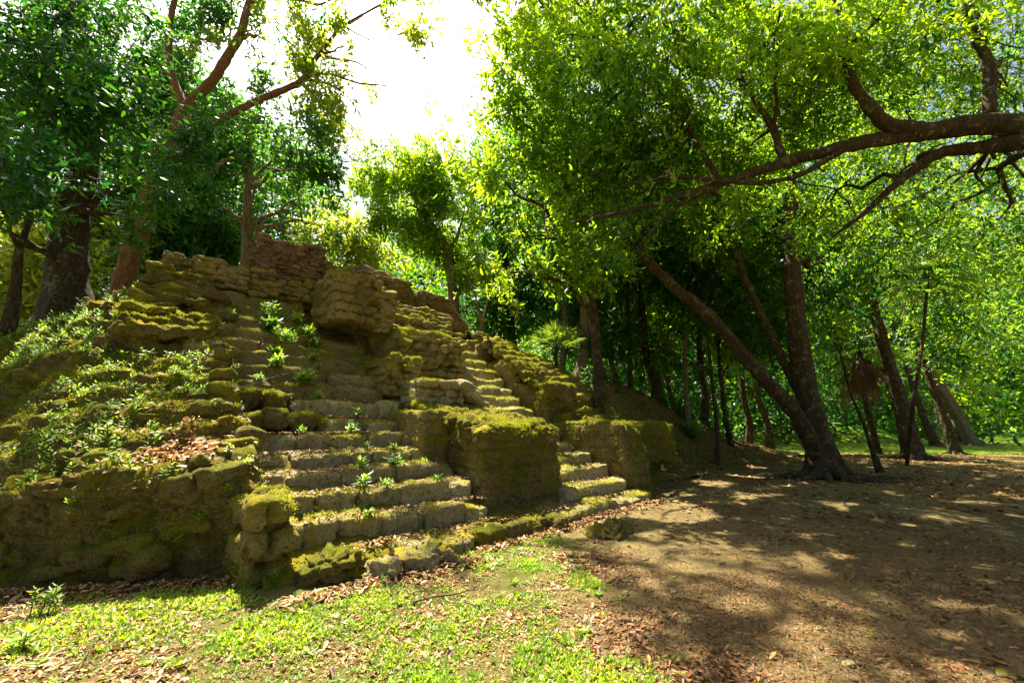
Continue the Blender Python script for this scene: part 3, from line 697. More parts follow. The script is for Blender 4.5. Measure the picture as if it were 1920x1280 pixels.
#SPLIT2
# ------------------------------------------------------------------ trees
def px(points, Y):
    """polyline given as photo pixels with one depth (or a depth each)"""
    return [at(p[0], p[1], p[2] if len(p) > 2 else Y) for p in points]
DEN = 2.4
def bl(items, Y, dens=.15, flat=.85, jit=1.5, seed=3):
    r = np.random.default_rng(seed); out = []
    for it in items:
        x, y, pr = it[:3]; yy = (it[3] if len(it) > 3 else Y)+r.uniform(-jit, jit); c = at(x, y, yy); dist = np.linalg.norm(c-C0)
        m = pr/F*dist*.95; out.append((c, (m, m, m*flat), int(pr*pr*dens*DEN)))
    return out
G_R = 'shade trees on the level ground right of the pyramid'
G_L = 'tall trees behind the left shoulder of the pyramid'
G_S = 'forest trees on the slope behind the right flank'
def added_shade_blobs():
    # leaf blobs added along the sun rays to shade the earth on the right
    out = []
    for x0 in (2.6, 4.2, 5.8, 7.6, 9.6):
        for y0 in (2.6, 4.2, 6.0, 8.0, 10.2):
            if x0 < .55*y0: continue
            z = 8.8; p = np.array([x0, y0, 0])+SUNDIR/SUNDIR[2]*z; q = p-C0; dep = q[1]*math.cos(PITCH)+q[2]*math.sin(PITCH)
            if 960+F*(q[0]-1.6)/dep < 1000:
                if y0 > 5: continue
                z = (1.6+1.235*y0)/.483+3.2; p = np.array([x0, y0, 0])+SUNDIR/SUNDIR[2]*z
            out.append((p, (1.6, 1.6, .8), 4200))
    return out
def floor_z(x, y):
    u, v, _ = inv((x, y, 0)); t = float(terr(np.array([u]), np.array([v]))[0]) if (v > 1.5 and -14 < u < 30 and v < 36) else -9
    return max(t, float(gz(x, y)))
# the great horizontal limb
B = px([(1955, 245, 6.4), (1860, 228, 6.6), (1750, 245, 7), (1600, 270, 7.3), (1470, 305, 7.7), (1330, 350, 8), (1200, 392, 8.3), (1070, 418, 8.7)], 0)
stems = [([(10.9, 5.2, 0), (10.7, 5.3, 1.5), (10.2, 5.6, 3.4), (9.3, 5.9, 4.8)]+B[:1], [.62, .5, .42, .36, .30]),
         (B, [.21, .19, .16, .125, .10, .075, .055, .03]),
         (px([(1940, 262, 6.3), (1850, 275, 6.8), (1760, 285, 7.2), (1690, 335, 7.5), (1620, 400, 7.8), (1560, 445, 8)], 0), [.14, .12, .10, .08, .05, .02]),
         (px([(1750, 245, 7), (1660, 235, 7), (1600, 165, 7), (1585, 90, 7), (1560, -30, 7)], 0), [.13, .12, .09, .08, .06]),
         (px([(1855, 215, 6.6), (1856, 130, 6.6), (1835, 80, 6.6), (1800, 10, 6.6), (1790, -60, 6.6)], 0), [.10, .09, .08, .07, .05]),
         (px([(1470, 305, 7.7), (1450, 240, 7.9), (1390, 150, 8.2), (1370, 40, 8.3)], 0), [.08, .07, .05, .04]),
         (px([(1350, 340, 8), (1290, 240, 8.4), (1210, 150, 8.8), (1180, 90, 9)], 0), [.06, .05, .04, .03]),
         (px([(1600, 270, 7.3), (1500, 330, 7.4), (1430, 345, 7.6), (1260, 330, 8), (1160, 350, 8.3)], 0), [.07, .05, .05, .04, .02]),
         (px([(1330, 350, 8), (1270, 385, 8.2), (1225, 430, 8.4), (1190, 470, 8.6)], 0), [.05, .04, .03, .02])]
items = [(1110, 60, 130), (1230, 40, 120), (1100, 200, 110), (1210, 190, 130), (1250, 320, 90), (1340, 90, 140), (1390, 240, 110), (1480, 150, 120),
         (1570, 50, 130), (1660, 170, 110), (1760, 100, 130), (1860, 40, 140), (1890, 160, 90), (1830, 350, 70), (1680, 370, 80), (1540, 390, 80), (1160, 440, 60),
         (1100, 330, 90), (1340, 410, 70), (1450, 20, 120), (1690, 0, 120), (1900, 420, 60)]
tree('broadleaf_tree', 'big shade tree whose heavy lichen spotted limb reaches in horizontally from the right edge', 'tree', stems,
     bl(items, 9.8, .135, jit=1.0)+bl(items[::4], 7.6, .04, jit=.5, seed=8)+added_shade_blobs(), M['bark'], M['leafB'], .115, G_R, tint=(-.1, 1), kids=3, thr=.0, clump=1.5)
# bright column of leaves at the edge of the sky gap
b_ = at(1122, 680, 13.5); b_[2] = floor_z(b_[0], b_[1])-.1
items = [(1000, 120, 80), (960, 190, 45), (1020, 230, 80), (1010, 330, 70), (960, 300, 50), (1060, 400, 70), (1000, 440, 60), (930, 330, 45), (930, 60, 30), (1060, 40, 80), (1130, 320, 80), (955, 510, 45), (1040, 500, 55), (1110, 480, 60)]
tree('broadleaf_tree', 'bright yellow green leafy tree edging the right side of the white sky gap', 'tree',
     [([b_]+px([(1118, 640), (1112, 580), (1090, 480), (1060, 350), (1040, 200), (1030, 80)], 13.5), [.17, .155, .15, .13, .12, .08, .04])],
     bl(items, 12.0, .22, jit=1), M['bark'], M['leafB'], .19, G_S, tint=(.45, 1), kids=3)
# the forked leaning tree
t0 = gnd(1552, 896)
stems = [([t0]+px([(1528, 800), (1503, 700), (1492, 600), (1486, 500), (1478, 400), (1482, 300), (1500, 150)], 14), [.42, .35, .30, .27, .25, .22, .18, .12]),
         (px([(1535, 860, 13.8), (1490, 770, 13.6), (1405, 680, 13.3), (1330, 590, 13), (1268, 545, 12.8), (1190, 462, 12.5)], 0), [.25, .23, .21, .185, .16, .13]),
         (px([(1500, 740), (1450, 640), (1400, 530), (1368, 440), (1350, 360), (1300, 300)], 14.3), [.15, .13, .11, .09, .07, .04]),
         ([t0+[.3, 0, .1], t0+[1.0, -.1, .04], t0+[1.9, -.25, .01], t0+[2.9, -.3, -.03]], [.16, .10, .06, .03]),
         ([t0+[-.2, -.2, .12], t0+[-.5, -.8, .03], t0+[-.9, -1.4, -.03]], [.16, .09, .03]),
         ([t0+[.1, -.3, .1], t0+[.5, -.9, .03], t0+[1.2, -1.5, .0], t0+[2.0, -1.8, -.04]], [.14, .09, .05, .03])]
items = [(1480, 230, 120), (1390, 330, 100), (1560, 320, 110), (1600, 430, 90), (1290, 400, 90), (1430, 450, 70), (1650, 240, 110), (1330, 480, 60), (1230, 480, 60), (1550, 500, 60)]
main = tree('forked_tree', 'dark forked tree whose long left stem ends in a broken reddish tip', 'tree', stems,
            bl(items, 16.3, .2, jit=1), M['bark'], M['leafB'], .2, G_R, tint=(-.1, .9), flare=.4, thr=-.1)
# trees behind it on the right
def right_tree(bx, by, path, Y, r0, label, items, leaf='leafB', L=.24, tint=(-.25, .85), bark='bark', name='leaning_tree', flare=.45):
    b0 = gnd(bx, by); Y = b0[1]
    return tree(name, label, 'tree', [([b0]+px(path, Y), np.linspace(r0, r0*.35, len(path)+1))], bl(items, Y, .2, jit=3), M[bark], M[leaf], L, G_R, tint=tint, flare=flare)
right_tree(1716, 861, [(1692, 770), (1662, 670), (1632, 560), (1600, 450), (1590, 330)], 0, .36, 'leaning dark trunk with flared foot, nearest of the trees behind the forked tree',
           [(1640, 470, 90), (1700, 400, 100), (1720, 540, 80), (1590, 560, 60), (1790, 470, 80)])
right_tree(1755, 838, [(1735, 790), (1710, 720), (1680, 620), (1660, 520)], 0, .26, 'slender dark leaning trunk just behind the one with the flared foot', [(1660, 560, 60), (1750, 600, 60), (1760, 330, 90)], L=.32)
right_tree(1792, 851, [(1762, 760), (1735, 690), (1700, 600), (1690, 480)], 0, .22, 'thin dark trunk leaning left beside the rightmost thick trunk', [(1820, 560, 80), (1770, 640, 50), (1850, 640, 60)], L=.28)
right_tree(1822, 836, [(1780, 750), (1735, 680), (1720, 600), (1700, 450)], 0, .46, 'rightmost thick leaning trunk at the edge of the sunny clearing',
           [(1860, 480, 110), (1900, 600, 90), (1830, 380, 100), (1900, 300, 90)], L=.42, bark='greybark')
right_tree(1760, 824, [(1735, 760), (1715, 700), (1700, 640)], 0, .30, 'sunlit tan trunk in the clearing behind the leaning trunks, left one of a pair', [(1700, 640, 50), (1650, 640, 50)], L=.5, bark='greybark', leaf='leafC', flare=.2)
right_tree(1778, 826, [(1757, 762), (1740, 700), (1725, 640)], 0, .36, 'sunlit tan trunk in the clearing behind the leaning trunks, right one of a pair', [(1790, 690, 40), (1730, 560, 70)], L=.5, bark='greybark', leaf='leafC', flare=.2)
b0 = gnd(1648, 884)
tree('sapling', 'bare crooked sapling standing in the shade just right of the forked tree', 'tree', [([b0]+px([(1622, 800), (1596, 740), (1575, 660), (1540, 600)], b0[1]), [.09, .06, .05, .04, .03])],
     bl([(1560, 610, 35), (1580, 560, 40)], b0[1], .2), M['bark'], M['leafB'], .18, G_R)
# forest on the slope behind the right flank
G_B = 'slender forest trunks behind the right flank'
sl = [(1048, 650, 20, .17, 'greybark'), (1088, 650, 18, .26, 'greybark'), (1180, 690, 21, .14, 'bark'), (1232, 712, 22, .30, 'bark'), (1262, 730, 26, .16, 'bark'), (1288, 745, 19, .12, 'greybark'),
      (1318, 775, 23, .20, 'bark'), (1338, 800, 17, .09, 'bark'), (1372, 815, 21, .12, 'bark'), (1402, 820, 27, .22, 'bark'), (1440, 815, 30, .25, 'bark'), (1150, 690, 28, .25, 'greybark'), (1585, 800, 42, .35, 'greybark')]
lb = ['grey trunk directly behind the spiky palm above the right flank', 'thick pale trunk just right of the spiky palm above the right flank', 'thin dark trunk over the dark hollow of the flank skyline',
      'stout dark trunk rising behind the eroded bank at the pyramid corner', 'narrow trunk in the shade right of the stout dark trunk', 'thin pale curved trunk above the bluish spiky plants',
      'dark trunk with exposed roots halfway down the earth slope', 'thinnest sapling trunk on the slope under the long leaning stem', 'crooked thin trunk near the foot of the slope', 'distant upright trunk left of the forked tree base',
      'distant thick trunk seen just left of the forked tree', 'far pale trunk among leaves above the flank terrace', 'far pale trunk seen through the gap right of the forked tree']
for k, (x, y, Y, r0, bk) in enumerate(sl):
    rr = np.random.default_rng(k+50); p = at(x, y, Y); z0 = floor_z(p[0], p[1]); b0 = np.array([p[0], p[1], z0-.15])
    lean = rr.uniform(-.12, .10); H = rr.uniform(9, 13)
    path = [b0]+[b0+np.array([lean*h+rr.normal()*.12*(h > 1), rr.normal()*.15, h]) for h in (1.5, 3.5, 6, 9)]
    tb = [(path[-1]+rr.normal(size=3)*[1.8, 1.5, 1.3]+[0, 0, 1.0], (rr.uniform(1.6, 2.6),)*3, 2200) for _ in range(5)]
    tb += [(path[3]+rr.normal(size=3)*[1.6, 1.2, .9], (1.5, 1.5, 1.1), 1500) for _ in range(3)]
    tree('forest_tree', lb[k], 'tree', [(path, np.linspace(r0, r0*.5, 5))], tb, M[bk], M['leafA' if k % 2 else 'leafB'], .26, G_B, tint=(0, .8), flare=.4, kids=1)
# centre trees beyond the summit
def free_tree(base_px, Y, path, r0, label, items, leaf, L, name='forest_tree', group=None, bark='bark', dens=.22, tint=(.1, .9), thr=-.25, jit=1.5, extra=(), r1=None, kids=2, flare=.3, items2=None, leaf2=None, droop=.35):
    p = at(*base_px, Y); b0 = np.array([p[0], p[1], min(p[2], floor_z(p[0], p[1]))-.15])
    st = [([b0]+px([base_px]+path, Y), np.linspace(r0, r1 or r0*.4, len(path)+2))]+list(extra)
    t = tree(name, label, 'tree', st, bl(items, Y, dens, jit=jit), M[bark], M[leaf], L, group, tint=tint, flare=flare, thr=thr, kids=kids, droop=droop)
    if items2:
        cm = MB()
        for k, (c, rad, n) in enumerate(bl(items2, Y+2.6, dens*1.3, jit=1, seed=9)): foliage(cm, c, rad, n, L, .34, 9, tint, False, 600+k, .9, thr, droop)
        cm.build('crown', M[leaf2], t, loc=st[0][0][0])
    return t
free_tree((852, 570), 21, [(842, 470), (800, 410), (765, 340), (750, 290)], .28, 'rounded tree standing alone in the sky gap beyond the summit walls',
          [(730, 300, 50), (790, 300, 60), (700, 350, 35), (760, 380, 55), (830, 350, 55), (800, 430, 45), (870, 300, 50), (730, 430, 30), (845, 470, 45), (880, 400, 50), (880, 500, 40)], 'leafB', .20,
          name='broadleaf_tree', group=G_S, bark='greybark', dens=.75, tint=(.5, 1.3), thr=.08)
free_tree((905, 640), 15, [(903, 610), (893, 560), (880, 530)], .07, 'small forked tree with pinkish stems right of the summit wall', [(880, 520, 30), (930, 530, 35), (900, 480, 30), (940, 570, 25)], 'leafC', .17,
          name='small_tree', group=G_S, bark='greybark', dens=.3, extra=[(px([(903, 610), (915, 560), (930, 520)], 15), [.045, .03, .02])], tint=(.3, 1))
free_tree((960, 640), 26, [(950, 500), (930, 350), (915, 280)], .3, 'shaded dark green tree behind the bright leaves at the right of the sky gap',
          [(905, 330, 60), (930, 420, 70), (910, 480, 50), (900, 560, 50), (970, 560, 70), (1000, 380, 80), (960, 290, 60), (940, 600, 40), (1050, 560, 70)], 'leafA', .34, name='broadleaf_tree', group=G_S, dens=.3)
free_tree((655, 520), 24, [(650, 470), (660, 430)], .12, 'golden green sunlit bushy tree behind the gap between the summit walls',
          [(650, 430, 38), (690, 470, 35), (630, 400, 28), (610, 470, 30), (720, 480, 28), (670, 500, 30), (580, 440, 25)], 'leafC', .28, name='bushy_tree', group=G_L, dens=.4, tint=(.3, 1))
# left trees
free_tree((132, 590), 9.6, [(122, 500), (135, 400), (165, 280), (160, 120), (120, -20)], .42, 'massive dark trunk draped in leaves at the left behind the mound',
          [(60, 50, 120), (120, 130, 90), (60, 200, 120), (190, 270, 90), (30, 340, 90), (120, 360, 60), (230, 350, 55), (20, 440, 50), (60, -30, 100), (120, 200, 100), (190, 400, 40)], 'leafA', .16,
          name='broadleaf_tree', group=G_L, r1=.2, dens=.34, tint=(0, .85), flare=.4, droop=.6)
Yg = 14
ext = [(px([(345, 205), (318, 130), (315, 60), (335, -40)], Yg), [.16, .14, .11, .08]),
       (px([(345, 205), (400, 150), (450, 70), (468, 0), (480, -60)], Yg), [.19, .17, .15, .12, .09]),
       (px([(330, 290), (400, 230), (480, 190), (565, 155), (595, 105), (640, 50), (730, 0)], Yg-.5), [.16, .14, .12, .10, .08, .05, .03]),
       (px([(565, 155), (550, 130), (575, 100), (600, 60)], Yg-.5), [.05, .04, .03, .02]),
       (px([(468, 5), (520, -10), (600, 10), (660, -20)], Yg), [.07, .05, .04, .02])]
free_tree((228, 545), Yg, [(248, 470), (288, 350), (330, 260), (345, 205)], .34, 'reddish barked tree whose smooth orange branches fork against the sky',
          [(610, 60, 60), (680, 40, 55), (600, 200, 55), (690, 130, 45), (640, 170, 50), (730, 160, 22), (540, 20, 50), (760, 30, 40), (560, 100, 40), (650, 90, 50), (590, 150, 45), (620, 230, 40), (500, 70, 45), (700, 80, 45), (430, 110, 40)], 'leafC', .19, name='red_barked_tree', group=G_L,
          bark='redbark', r1=.22, dens=.34, tint=(.0, .9), thr=-.12, extra=ext, kids=1, items2=[(250, 60, 90), (390, 60, 80), (480, 130, 70), (280, 180, 80), (420, 250, 60), (520, 240, 60), (560, 290, 50), (380, 180, 60), (490, 40, 70), (560, 160, 40), (300, -20, 80), (420, -30, 80), (540, 60, 60), (600, 250, 45), (460, 200, 70), (350, 110, 70), (200, 30, 80)], leaf2='leafA')
free_tree((461, 498), 13.5, [(462, 430), (466, 350), (470, 290)], .17, 'slim grey trunked tree growing on top of the pyramid beside the summit wall',
          [(450, 290, 70), (540, 270, 65), (385, 320, 60), (570, 370, 48), (500, 400, 45), (590, 310, 40), (600, 420, 30), (420, 390, 45), (540, 430, 35), (480, 340, 60)], 'leafA', .18, name='summit_tree', group=G_L, bark='greybark', dens=.75, tint=(0, .8), r1=.10)
free_tree((318, 480), 20, [(316, 380), (330, 280), (340, 200)], .34, 'upright dark trunk behind the reddish barked tree',
          [(300, 330, 80), (250, 230, 90), (380, 250, 80), (340, 420, 50), (260, 420, 60), (430, 440, 40), (220, 480, 50), (370, 470, 35)], 'leafA', .3, name='broadleaf_tree', group=G_L, dens=.62)
free_tree((20, 600), 17, [(15, 500), (30, 420)], .25, 'sunlit yellow green tree glimpsed at the far left edge beyond the dark trunk',
          [(30, 500, 60), (60, 560, 40), (10, 570, 50), (60, 440, 40), (200, 520, 40), (220, 440, 45), (90, 500, 40), (160, 560, 35)], 'leafC', .26, name='bushy_tree', group=G_L, dens=.35, tint=(.2, 1))
free_tree((30, 560), 7.5, [(35, 470), (60, 400), (20, 330)], .09, 'thin dark sapling at the left edge in front of the sunlit leaves',
          [(30, 300, 70), (0, 380, 60), (70, 350, 50)], 'leafA', .14, name='small_tree', group=G_L, dens=.2, tint=(.1, .9))
# distant mass of woodland all round behind
def wood(name, label, Y0, Y1, x0, x1, h, n, L, mat, seed):
    r = np.random.default_rng(seed); mb = MB(); x = r.uniform(x0, x1, n); y = r.uniform(Y0, Y1, n)
    top = h*(1+.30*fbm(np.stack([x*.08, 0*x, 0*x], 1), 1., 3, seed)); z = r.uniform(0, 1, n)**.9*top
    p = np.stack([x, y, z], 1); kp = fbm(p, .28, 3, seed+1) > -.25; p = p[kp]; m = len(p)
    d = unit(r.normal(size=(m, 3))+[0, 0, -.3]); s = unit(np.cross(d, unit(r.normal(size=(m, 3))+[0, 0, 1])))
    LL = L*r.uniform(.6, 1.3, m); leaf_faces(mb, p, d, s, LL, LL*.45, np.clip(.38+.8*fbm(p, .16, 3, seed+2)+r.normal(size=m)*.15, 0, 1), simple=True)
    return tag(mb.build(name, mat), label, 'woodland', kind='stuff')
wood('distant_woodland', 'dense sunlit forest beyond the clearing', 52, 80, -20, 130, 34, 110000, .85, M['leafB'], 5)
wood('distant_woodland', 'hazy farthest forest closing the view beyond the clearing', 84, 100, -30, 190, 42, 60000, 2.0, M['leafA'], 15)
wood('distant_woodland', 'dense shaded forest rising behind the left of the pyramid', 26, 38, -60, -14, 27, 110000, .5, M['leafA'], 6)
wood('distant_woodland', 'dim forest behind the slope trees and the right flank', 34, 46, 2, 40, 20, 60000, .55, M['leafA'], 7)
#SPLIT3
# ------------------------------------------------------------------ ground cover
rg = np.random.default_rng(42)
def lawn_edge(x, y):
    e = np.interp(y, [1, 3, 4, 5, 6, 7.2], [1.25, 1.0, .75, .9, .6, .9])
    return x < e+.35*vnoise(np.stack([x*1.7, y*1.7, 0*x], -1), 9)
def front_of_pyr(x, y):
    uv = inv(np.stack([x, y, 0*x], -1)); u, v = uv[..., 0], uv[..., 1]
    return np.where(u < -1.2, v < wall_v(u)-.03, np.where(u < 6.0, v < .22-.12*(u < 1.2), np.where(u < 10.3, v < 1.5-1.1*(u < 6.8), True)))
def sprig(mb, p, h, n, L, asp=.42, up=.6, seed=0, tint=(.2, .9), stem=True):
    r = np.random.default_rng(seed); p = np.asarray(p, float); lean = np.array([r.normal()*.25, r.normal()*.25, 1.])*h
    t = np.linspace(.3, 1, n); base = p+lean*t[:, None]; th = np.arange(n)*2.4+r.uniform(0, 6)
    el = up*t-.1+r.normal(size=n)*.2; d = np.stack([np.cos(th)*np.cos(el), np.sin(th)*np.cos(el), np.sin(el)], 1); s = unit(np.cross(d, [0, 0, 1.])+r.normal(size=d.shape)*.15)
    LL = L*r.uniform(.7, 1.25, n); leaf_faces(mb, base, d, s, LL, LL*asp, np.clip(r.uniform(*tint, n), 0, 1))
    if stem:
        e = p+lean; w_ = .004+h*.006
        v = np.array([p+[w_, 0, -.02], p+[-w_, w_, -.02], p+[-w_, -w_, -.02], e+[w_*.5, 0, 0], e+[-w_*.5, w_*.5, 0], e+[-w_*.5, -w_*.5, 0]])
        mb.add(v, [[0, 1, 4, 3], [1, 2, 5, 4], [2, 0, 3, 5]], tint=.3)
def scatter_grass():
    mb = MB(); n = 42000
    x = rg.uniform(-7.5, 2.2, n); y = 1.2+5.8*rg.uniform(0, 1, n)**1.15
    pn = fbm(np.stack([x, y, 0*x], 1), 1.6, 3, 12); pn2 = fbm(np.stack([x, y, 0*x], 1), 6., 2, 14)
    k = lawn_edge(x, y) & front_of_pyr(x, y) & (pn+.6*pn2 > -.28) & (rg.uniform(0, 1, n) < .45+.9*np.clip(pn+.4, 0, 1)); x, y, pn = x[k], y[k], pn[k]
    m = len(x); per = 6; base = np.repeat(np.stack([x, y, gz(x, y)+.005], 1), per, 0)+rg.normal(size=(m*per, 3))*[.012, .012, .002]
    th = rg.uniform(0, 2*math.pi, m*per); el = rg.uniform(.15, 1.1, m*per)
    d = np.stack([np.cos(th)*np.cos(el), np.sin(th)*np.cos(el), np.sin(el)], 1); s = unit(np.cross(d, [0, 0, 1.])+rg.normal(size=d.shape)*.25)
    L = rg.uniform(.022, .055, m*per)*np.repeat(.8+.5*np.clip(pn+.3, 0, 1), per)
    leaf_faces(mb, base, d, s, L, L*rg.uniform(.22, .45, m*per), np.clip(np.repeat(.45+.5*pn, per)+rg.normal(size=m*per)*.2, 0, 1), simple=True)
    n = 2600; x = rg.uniform(-7, 1.9, n); y = 1.2+5.4*rg.uniform(0, 1, n); k = lawn_edge(x+.3*rg.normal(size=n), y) & front_of_pyr(x, y); x, y = x[k], y[k]; m = len(x)
    for i in range(0, m, 3): sprig(mb, (x[i], y[i], gz(x[i], y[i])), rg.uniform(.01, .05), int(rg.integers(4, 9)), rg.uniform(.03, .075), rg.uniform(.2, .5), rg.uniform(.2, 1), int(i), (.1, 1), False)
    return tag(mb.build('grass', M['leafG']), 'low broad bladed grass tufts on the ground in front of the mossy wall', 'grass', kind='stuff')
scatter_grass()
def dry_leaves(mb, pos, nrm, Lr, curl=.35, tint=None, lift=.012):
    m = len(pos); r = rg; nrm = unit(nrm+r.normal(size=(m, 3))*.28); t = unit(np.cross(nrm, r.normal(size=(m, 3)))); s = np.cross(nrm, t)
    L = r.uniform(Lr[0], Lr[1], m); wd = L*r.uniform(.24, .42, m); c = r.normal(size=m)*curl
    base = pos+nrm*(lift*r.uniform(.3, 2.2, m))[:, None]-t*L[:, None]/2; L_, w_, c_ = L[:, None], wd[:, None], c[:, None]
    a = base; p3 = base+t*L_+nrm*L_*c_*.3; mid = nrm*L_*(-.12*np.abs(c_))
    v = np.stack([a, a+t*L_*.3+s*w_*.5+nrm*w_*np.abs(c_)+mid, a+t*L_*.7+s*w_*.42+nrm*w_*np.abs(c_)+mid, p3, a+t*L_*.7-s*w_*.42+nrm*w_*np.abs(c_)+mid, a+t*L_*.3-s*w_*.5+nrm*w_*np.abs(c_)+mid], 1)
    i = np.arange(m)[:, None]*6; q = np.concatenate([i+np.array([[0, 3, 2, 1]]), i+np.array([[0, 5, 4, 3]])], 0)
    mb.add(v, q, tint=np.repeat(r.uniform(0, 1, m) if tint is None else tint, 6))
def litter_ground():
    mb = MB()
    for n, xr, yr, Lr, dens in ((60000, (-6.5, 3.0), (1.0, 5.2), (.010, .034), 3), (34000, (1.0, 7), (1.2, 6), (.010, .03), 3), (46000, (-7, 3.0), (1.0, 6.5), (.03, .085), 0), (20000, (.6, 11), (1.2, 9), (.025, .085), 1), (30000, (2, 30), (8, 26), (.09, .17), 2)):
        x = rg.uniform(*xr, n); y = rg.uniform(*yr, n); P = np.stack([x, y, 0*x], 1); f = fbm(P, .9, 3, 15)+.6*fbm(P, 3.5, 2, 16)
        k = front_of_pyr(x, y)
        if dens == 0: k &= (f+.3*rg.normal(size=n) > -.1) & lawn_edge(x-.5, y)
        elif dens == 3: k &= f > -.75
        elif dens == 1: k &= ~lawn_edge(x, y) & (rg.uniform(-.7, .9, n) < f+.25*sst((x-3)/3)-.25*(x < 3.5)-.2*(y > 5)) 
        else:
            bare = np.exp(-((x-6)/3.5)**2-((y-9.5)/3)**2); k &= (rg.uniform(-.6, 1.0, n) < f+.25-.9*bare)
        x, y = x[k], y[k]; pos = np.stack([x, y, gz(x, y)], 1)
        dry_leaves(mb, pos, np.tile([0, 0, 1.], (len(x), 1)), Lr, .4, tint=rg.uniform(0, 1, len(x))*np.where(lawn_edge(x, y) | (y > 9), 1, .55))  # leaves on the bare earth darkened to deepen the shade there
    # drifts against the walls
    n = 2600; u = rg.uniform(-5, 6.3, n); off = np.abs(rg.normal(size=n))*.16
    v = np.where(u < -1.2, wall_v(u), np.where(u < 1.2, .0, .2))-off; p = W(np.stack([u, v, 0*u], 1)); p[:, 2] = gz(p[:, 0], p[:, 1])+.02
    dry_leaves(mb, p, np.tile([0, 0, 1.], (n, 1)), (.04, .10), .5, lift=.02)
    return tag(mb.build('leaf_litter', M['dry']), 'curled brown and tan dead leaves scattered over the ground', 'leaf litter', kind='stuff')
litter_ground()
def tread_litter():
    mb = MB(); pos = []
    for k in range(0, 17):
        for a, b in ((UL[k], URt[k]), (RL[k], 5.9)):
            n = int(110*(b-a)*(1.2 if k < 8 else .6)*(.45 if a > 2.5 else 1)); u = rg.uniform(a, b, n); v = SV[k]+.04+.42*rg.uniform(0, 1, n)**.6
            pos.append(np.stack([u, v, SZ[k]+.03+0*u], 1))
    n = 350; u = rg.uniform(2.1, 4, n); t = rg.uniform(0, 1, n); pos.append(np.stack([u, 1.1+t*2.2, 1.60+t*.5], 1))
    p = W(np.concatenate(pos)); dry_leaves(mb, p, np.tile([0, 0, 1.], (len(p), 1)), (.03, .075), .5, lift=.008)
    return tag(mb.build('leaf_litter', M['dry']), 'small dead leaves caught on the stair treads', 'leaf litter', kind='stuff')
tread_litter()
def mound_pick(n, cond=None, wz=None):
    a = MG.reshape(-1, 3); nn = MN.reshape(-1, 3); ok = np.ones(len(a), bool) if cond is None else cond(a, nn)
    idx = np.flatnonzero(ok); idx = rg.choice(idx, n); j = rg.normal(size=(n, 3))*.02
    return a[idx]+j*[1, 1, 0], nn[idx]
Nuv = lambda n: unit(n @ UVZ)
mb = MB()
p, nn = mound_pick(12000, lambda a, n: (n[:, 2] > .45) & (fbm(a, 1.0, 3, 70)+.5*fbm(a, 4, 2, 71) > -.05))
dry_leaves(mb, W(p), Nuv(nn), (.05, .11), .5)
# the bright drift of leaves in the hollow left of the pier
q = np.stack([rg.normal(-1.75, .22, 900), rg.normal(2.05, .20, 900), 0*rg.uniform(size=900)], 1); a = MG.reshape(-1, 3)
idx = [int(((a[:, 0]-x)**2+(a[:, 1]-y)**2+(a[:, 2] < .75)*9).argmin()) for x, y, _ in q]
dry_leaves(mb, W(a[idx])+[0, 0, .02], np.tile([0, 0, 1.], (900, 1)), (.05, .10), .5, tint=rg.uniform(.45, 1, 900), lift=.02)
tag(mb.build('leaf_litter', M['dry']), 'dead leaves lying over the mossy mound left of the stairs', 'leaf litter', kind='stuff')
mb = MB()     # litter on the slope right of the flank
u = rg.uniform(9.8, 25, 16000); v = rg.uniform(1.6, 8, 16000); p = W(np.stack([u, v, np.maximum(terr(u, v), 0)], 1)); dry_leaves(mb, p, np.tile([0, 0, 1.], (16000, 1)), (.07, .14), .4)
tag(mb.build('leaf_litter', M['dry']), 'dead leaves on the earth slope right of the pyramid', 'leaf litter', kind='stuff')
mb = MB()      # what nobody could count: seedlings over the mound
p, nn = mound_pick(7500, lambda a, n: (n[:, 2] > .3) & (a[:, 2] > .7) & (fbm(a, .8, 3, 80)+.5*fbm(a, 3, 2, 81)+.22*np.clip(-a[:, 0]-2.2, 0, 2) > .05))
for k, q in enumerate(W(p)): sprig(mb, q, rg.uniform(.03, .16), int(rg.integers(5, 10)), rg.uniform(.028, .075), rg.uniform(.22, .48), rg.uniform(.1, .8), k, (.0, .8))
p, nn = mound_pick(500, lambda a, n: (a[:, 2] > .05))
for k, q in enumerate(W(p)): sprig(mb, q, rg.uniform(.01, .06), int(rg.integers(3, 7)), rg.uniform(.02, .05), .45, .5, k+5000)
tag(mb.build('undergrowth', M['leafG']), 'small leafy seedlings and ferns covering the mound', 'undergrowth', kind='stuff')
mb = MB()      # taller undergrowth along the ridge
ridge_p = W(mound_pick(1500, lambda a, n: (a[:, 0] < -2.2) & (a[:, 1] > 4.2) & (fbm(a, .7, 3, 85)+.12*(a[:, 1]-6) > -.05))[0])
for k in range(1300):
    sprig(mb, ridge_p[k], rg.uniform(.05, .28), 12, rg.uniform(.045, .10), .33, .5, k+9000, (0, .8))
tag(mb.build('undergrowth', M['leafB']), 'leafy shrubs along the ridge at the foot of the left trees', 'undergrowth', kind='stuff')
mb = MB()
for k in range(900):
    u = rg.uniform(8, 19); v = rg.uniform(4, 20); z = float(terr(np.array([u]), np.array([v]))[0]); p = W((u, v, max(z, 0)))
    if fbm(p, .5, 2, 90) > -.1: sprig(mb, p, rg.uniform(.15, .8), 16, rg.uniform(.12, .26), .3, .6, k+12000)
for k in range(500):
    x = rg.uniform(4, 70); y = rg.uniform(26, 50)
    if not (x > 14 and y < 47): sprig(mb, (x, y, 0), rg.uniform(.3, 1.6), 18, rg.uniform(.3, .5), .3, .7, k+15000)
tag(mb.build('undergrowth', M['leafA']), 'shaded ferns and shrubs under the forest right of the pyramid', 'undergrowth', kind='stuff')

